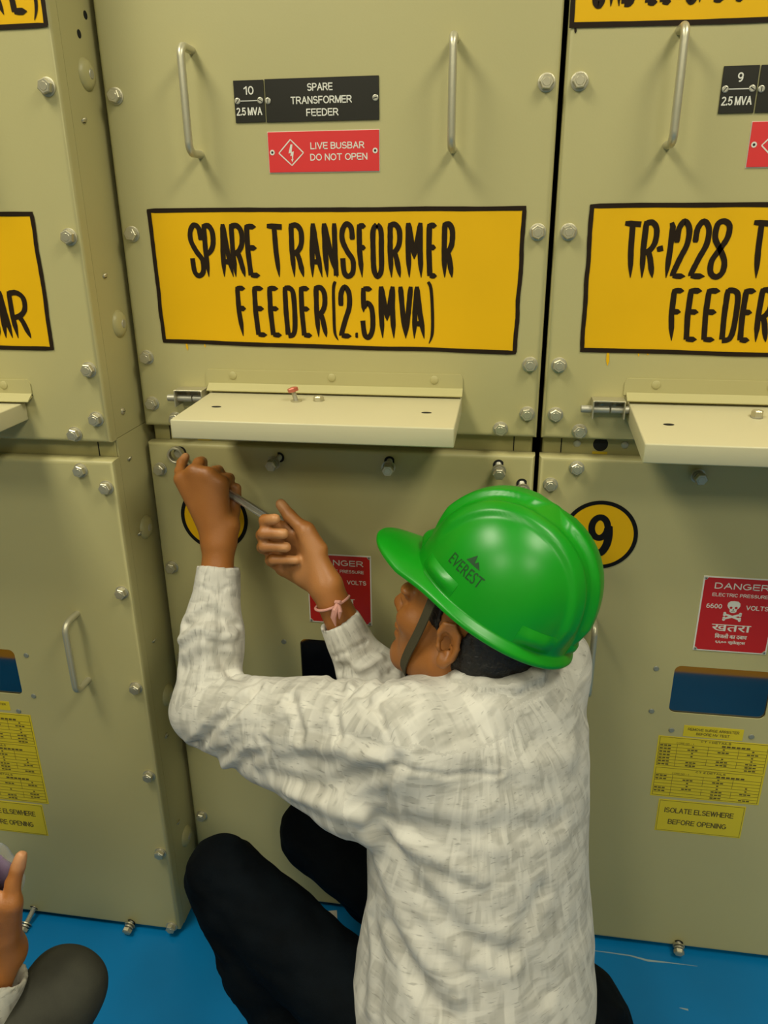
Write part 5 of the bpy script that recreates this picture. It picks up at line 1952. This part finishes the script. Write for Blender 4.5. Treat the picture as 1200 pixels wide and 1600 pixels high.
# the far hand rests on the other knee
for i in range(4):
    k0 = WL2 + V(.05, .02, -.03) + V(.012, -.016, 0) * (i - 1.5)
    Q.add(cone(WL2, k0, .018, .012), 0.012)
    Q.group(finger([k0, k0 + V(.03, .012, -.012), k0 + V(.045, .018, -.04)], .0098, .008), 0.004, 0.005)
Q.group(finger([WL2, WL2 + V(.03, -.035, -.03), WL2 + V(.05, -.045, -.06)], .014, .009), 0.004, 0.008)
qv, qf = Q.mesh(1)
pm = np.zeros(len(qv))
for p in HAND2.values():
    pm = np.maximum(pm, np.clip(1.6 - np.linalg.norm(qv - V(*p[-1]), axis=1) / 0.014, 0, 1) * .9)
mesh_from('body', qv - O2, qf, M['skin2'], mate, {'palm': pm})
hr = Field(HD2 - .15, HD2 + .16, 0.004)
hr.add(ell(HD2 + V(-.014, -.004, .024), (.100, .082, .104), (F2, L2, (0, 0, 1))), 0.01)
hr.keep(HD2 - .2, HD2 + .2, lambda X, Y, Z: np.minimum(np.maximum((X - HD2[0]) * F2[0] + (Y - HD2[1]) * F2[1] - .065, -(Z - HD2[2] - .055)),
                                                      np.maximum((X - HD2[0]) * F2[0] + (Y - HD2[1]) * F2[1] + .02, -(Z - HD2[2] + .05))))
v_, f_ = hr.mesh(1)
mesh_from('hair', v_ - O2, f_, M['hair'], mate)
T2 = Field((-.62, -1.08, .10), (.12, -.34, .78), 0.005)
T2.add(trunk([(0.655, -.285, -.752, .085, .075), (0.60, -.285, -.758, .150, .105), (0.46, -.29, -.775, .160, .120), (0.33, -.305, -.79, .170, .130), (.17, -.29, -.795, .18, .14)], L2, F2), 0.02)
T2.add(cone(S2_, E2, .068, .056), 0.03)
C2 = W2 + nrm(E2 - W2) * .022
T2.add(cone(E2, C2 + nrm(C2 - E2) * .03, .056, .042), 0.02)
T2.add(cone(SL2, EL2, .068, .054), 0.03)
T2.add(cone(EL2, EL2 + (WL2 - EL2) * .8, .052, .038), 0.02)
d2 = nrm(C2 - E2)
T2.keep(C2 - .06, C2 + .07, lambda X, Y, Z: (X - C2[0]) * d2[0] + (Y - C2[1]) * d2[1] + (Z - C2[2]) * d2[2])
T2.cut(cone(C2 - d2 * .02, C2 + d2 * .05, .037), 0.002)
tv_, tf_ = T2.mesh(2)
tn_ = vnormals(tv_, tf_)
tv_ = tv_ + tn_ * (noise_at(tv_, 24, 2.0) * .005)[:, None]
mesh_from('shirt', tv_ - O2, tf_, M['shirt2'], mate, {'cloth': np.stack([tv_[:, 0] + tv_[:, 1] * .6, tv_[:, 2], tv_[:, 1]], 1)})
J2 = Field((-.60, -1.08, .02), (.14, -.34, .52), 0.005)
J2.add(trunk([(0.30, -.30, -.79, .16, .13), (0.22, -.29, -.795, .175, .145), (.13, -.29, -.795, .15, .13)], L2, F2), 0.03)
for A_, B_, C_ in ((HR2, KR2, AR2), (HLf2, KL2, AL2)):
    J2.add(cone(A_, B_, .088, .052), 0.03)
    J2.add(cone(B_, C_, .052, .048), 0.02)
v_, f_ = J2.mesh(2)
n_ = vnormals(v_, f_)
dd = noise_at(v_, 16, 4.0) * .005
for k in range(3):
    dd += .004 * np.exp(-(seg_dist(v_, [KR2 + V(.04, -.05, -.01 - .03 * k), KR2 + V(-.07, -.03, .02 - .02 * k)]) / .007) ** 2)
mesh_from('trousers', v_ + n_ * dd[:, None] - O2, f_, M['jeans2'], mate)
for A_, T_ in ((AR2, V(.0, -.57, .022)), (AL2, V(-.26, -.48, .022))):
    d = nrm((T_ - A_) * V(1, 1, 0))
    Fs = Field(A_ - V(.2, .2, .09), A_ + V(.2, .2, .06), 0.005)
    a_, b_ = A_ * V(1, 1, 0) - d * .045 + V(0, 0, .036), T_ * V(1, 1, 0) + V(0, 0, .030)
    Fs.add(cone(a_, b_, .040, .034), 0.02)
    Fs.add(cone(A_ + V(0, 0, -.005), a_ * .5 + b_ * .5 + V(0, 0, .012), .042, .032), 0.03)
    Fs.keep(A_ - .25, A_ + .25, lambda X, Y, Z: 0.003 - Z + X * 0 + Y * 0)
    v_, f_ = Fs.mesh(2)
    mesh_from('shoe', v_ - O2, f_, M['shoe'], mate)

# clear plastic pouch with a purple wrapper inside, pinched in his fingers
M['clear'] = mat('clear_plastic', (0.95, 0.93, 0.95, 1), 0.08)
_b = M['clear'].node_tree.nodes['Principled BSDF']
_b.inputs['Transmission Weight'].default_value = 0.55
_b.inputs['Alpha'].default_value = 0.26
M['purple'] = mat('purple_wrapper', (0.13, 0.040, 0.17, 1), 0.35, noise=0.6, nscale=30)
PC = V(*(-0.0288, -0.4960, 0.5696))
pouch = thing('plastic_pouch', 'clear plastic pouch with purple contents held up in the hand at the lower left edge', 'pouch', tuple(PC))


def pouch_mesh(name, w, d, h, m, seed, zoff=0.0):
    mb = MB(m)
    n, k = 28, 14
    vs, fs = [], []
    for j in range(k + 1):
        t = j / k
        for i in range(n):
            a = 2 * math.pi * i / n
            r = math.sin(math.pi * min(.97, max(.03, t))) ** .45
            p = Vector((w * r * math.cos(a), d * r * math.sin(a), h * (t - .5) + zoff))
            q = mnoise.noise(p * 60 + Vector((seed, 0, 0)))
            vs.append(p * (1 + .22 * q))
    for j in range(k):
        for i in range(n):
            fs.append([j * n + i, j * n + (i + 1) % n, (j + 1) * n + (i + 1) % n, (j + 1) * n + i])
    fs.append(list(range(n - 1, -1, -1)))
    fs.append([k * n + i for i in range(n)])
    mb.geo(vs, fs, m)
    return mb.build(name, pouch)


pouch_mesh('clear_bag', .033, .013, .080, M['clear'], 1.0)
pouch_mesh('purple_wrapper', .021, .010, .056, M['purple'], 4.0, -.008)
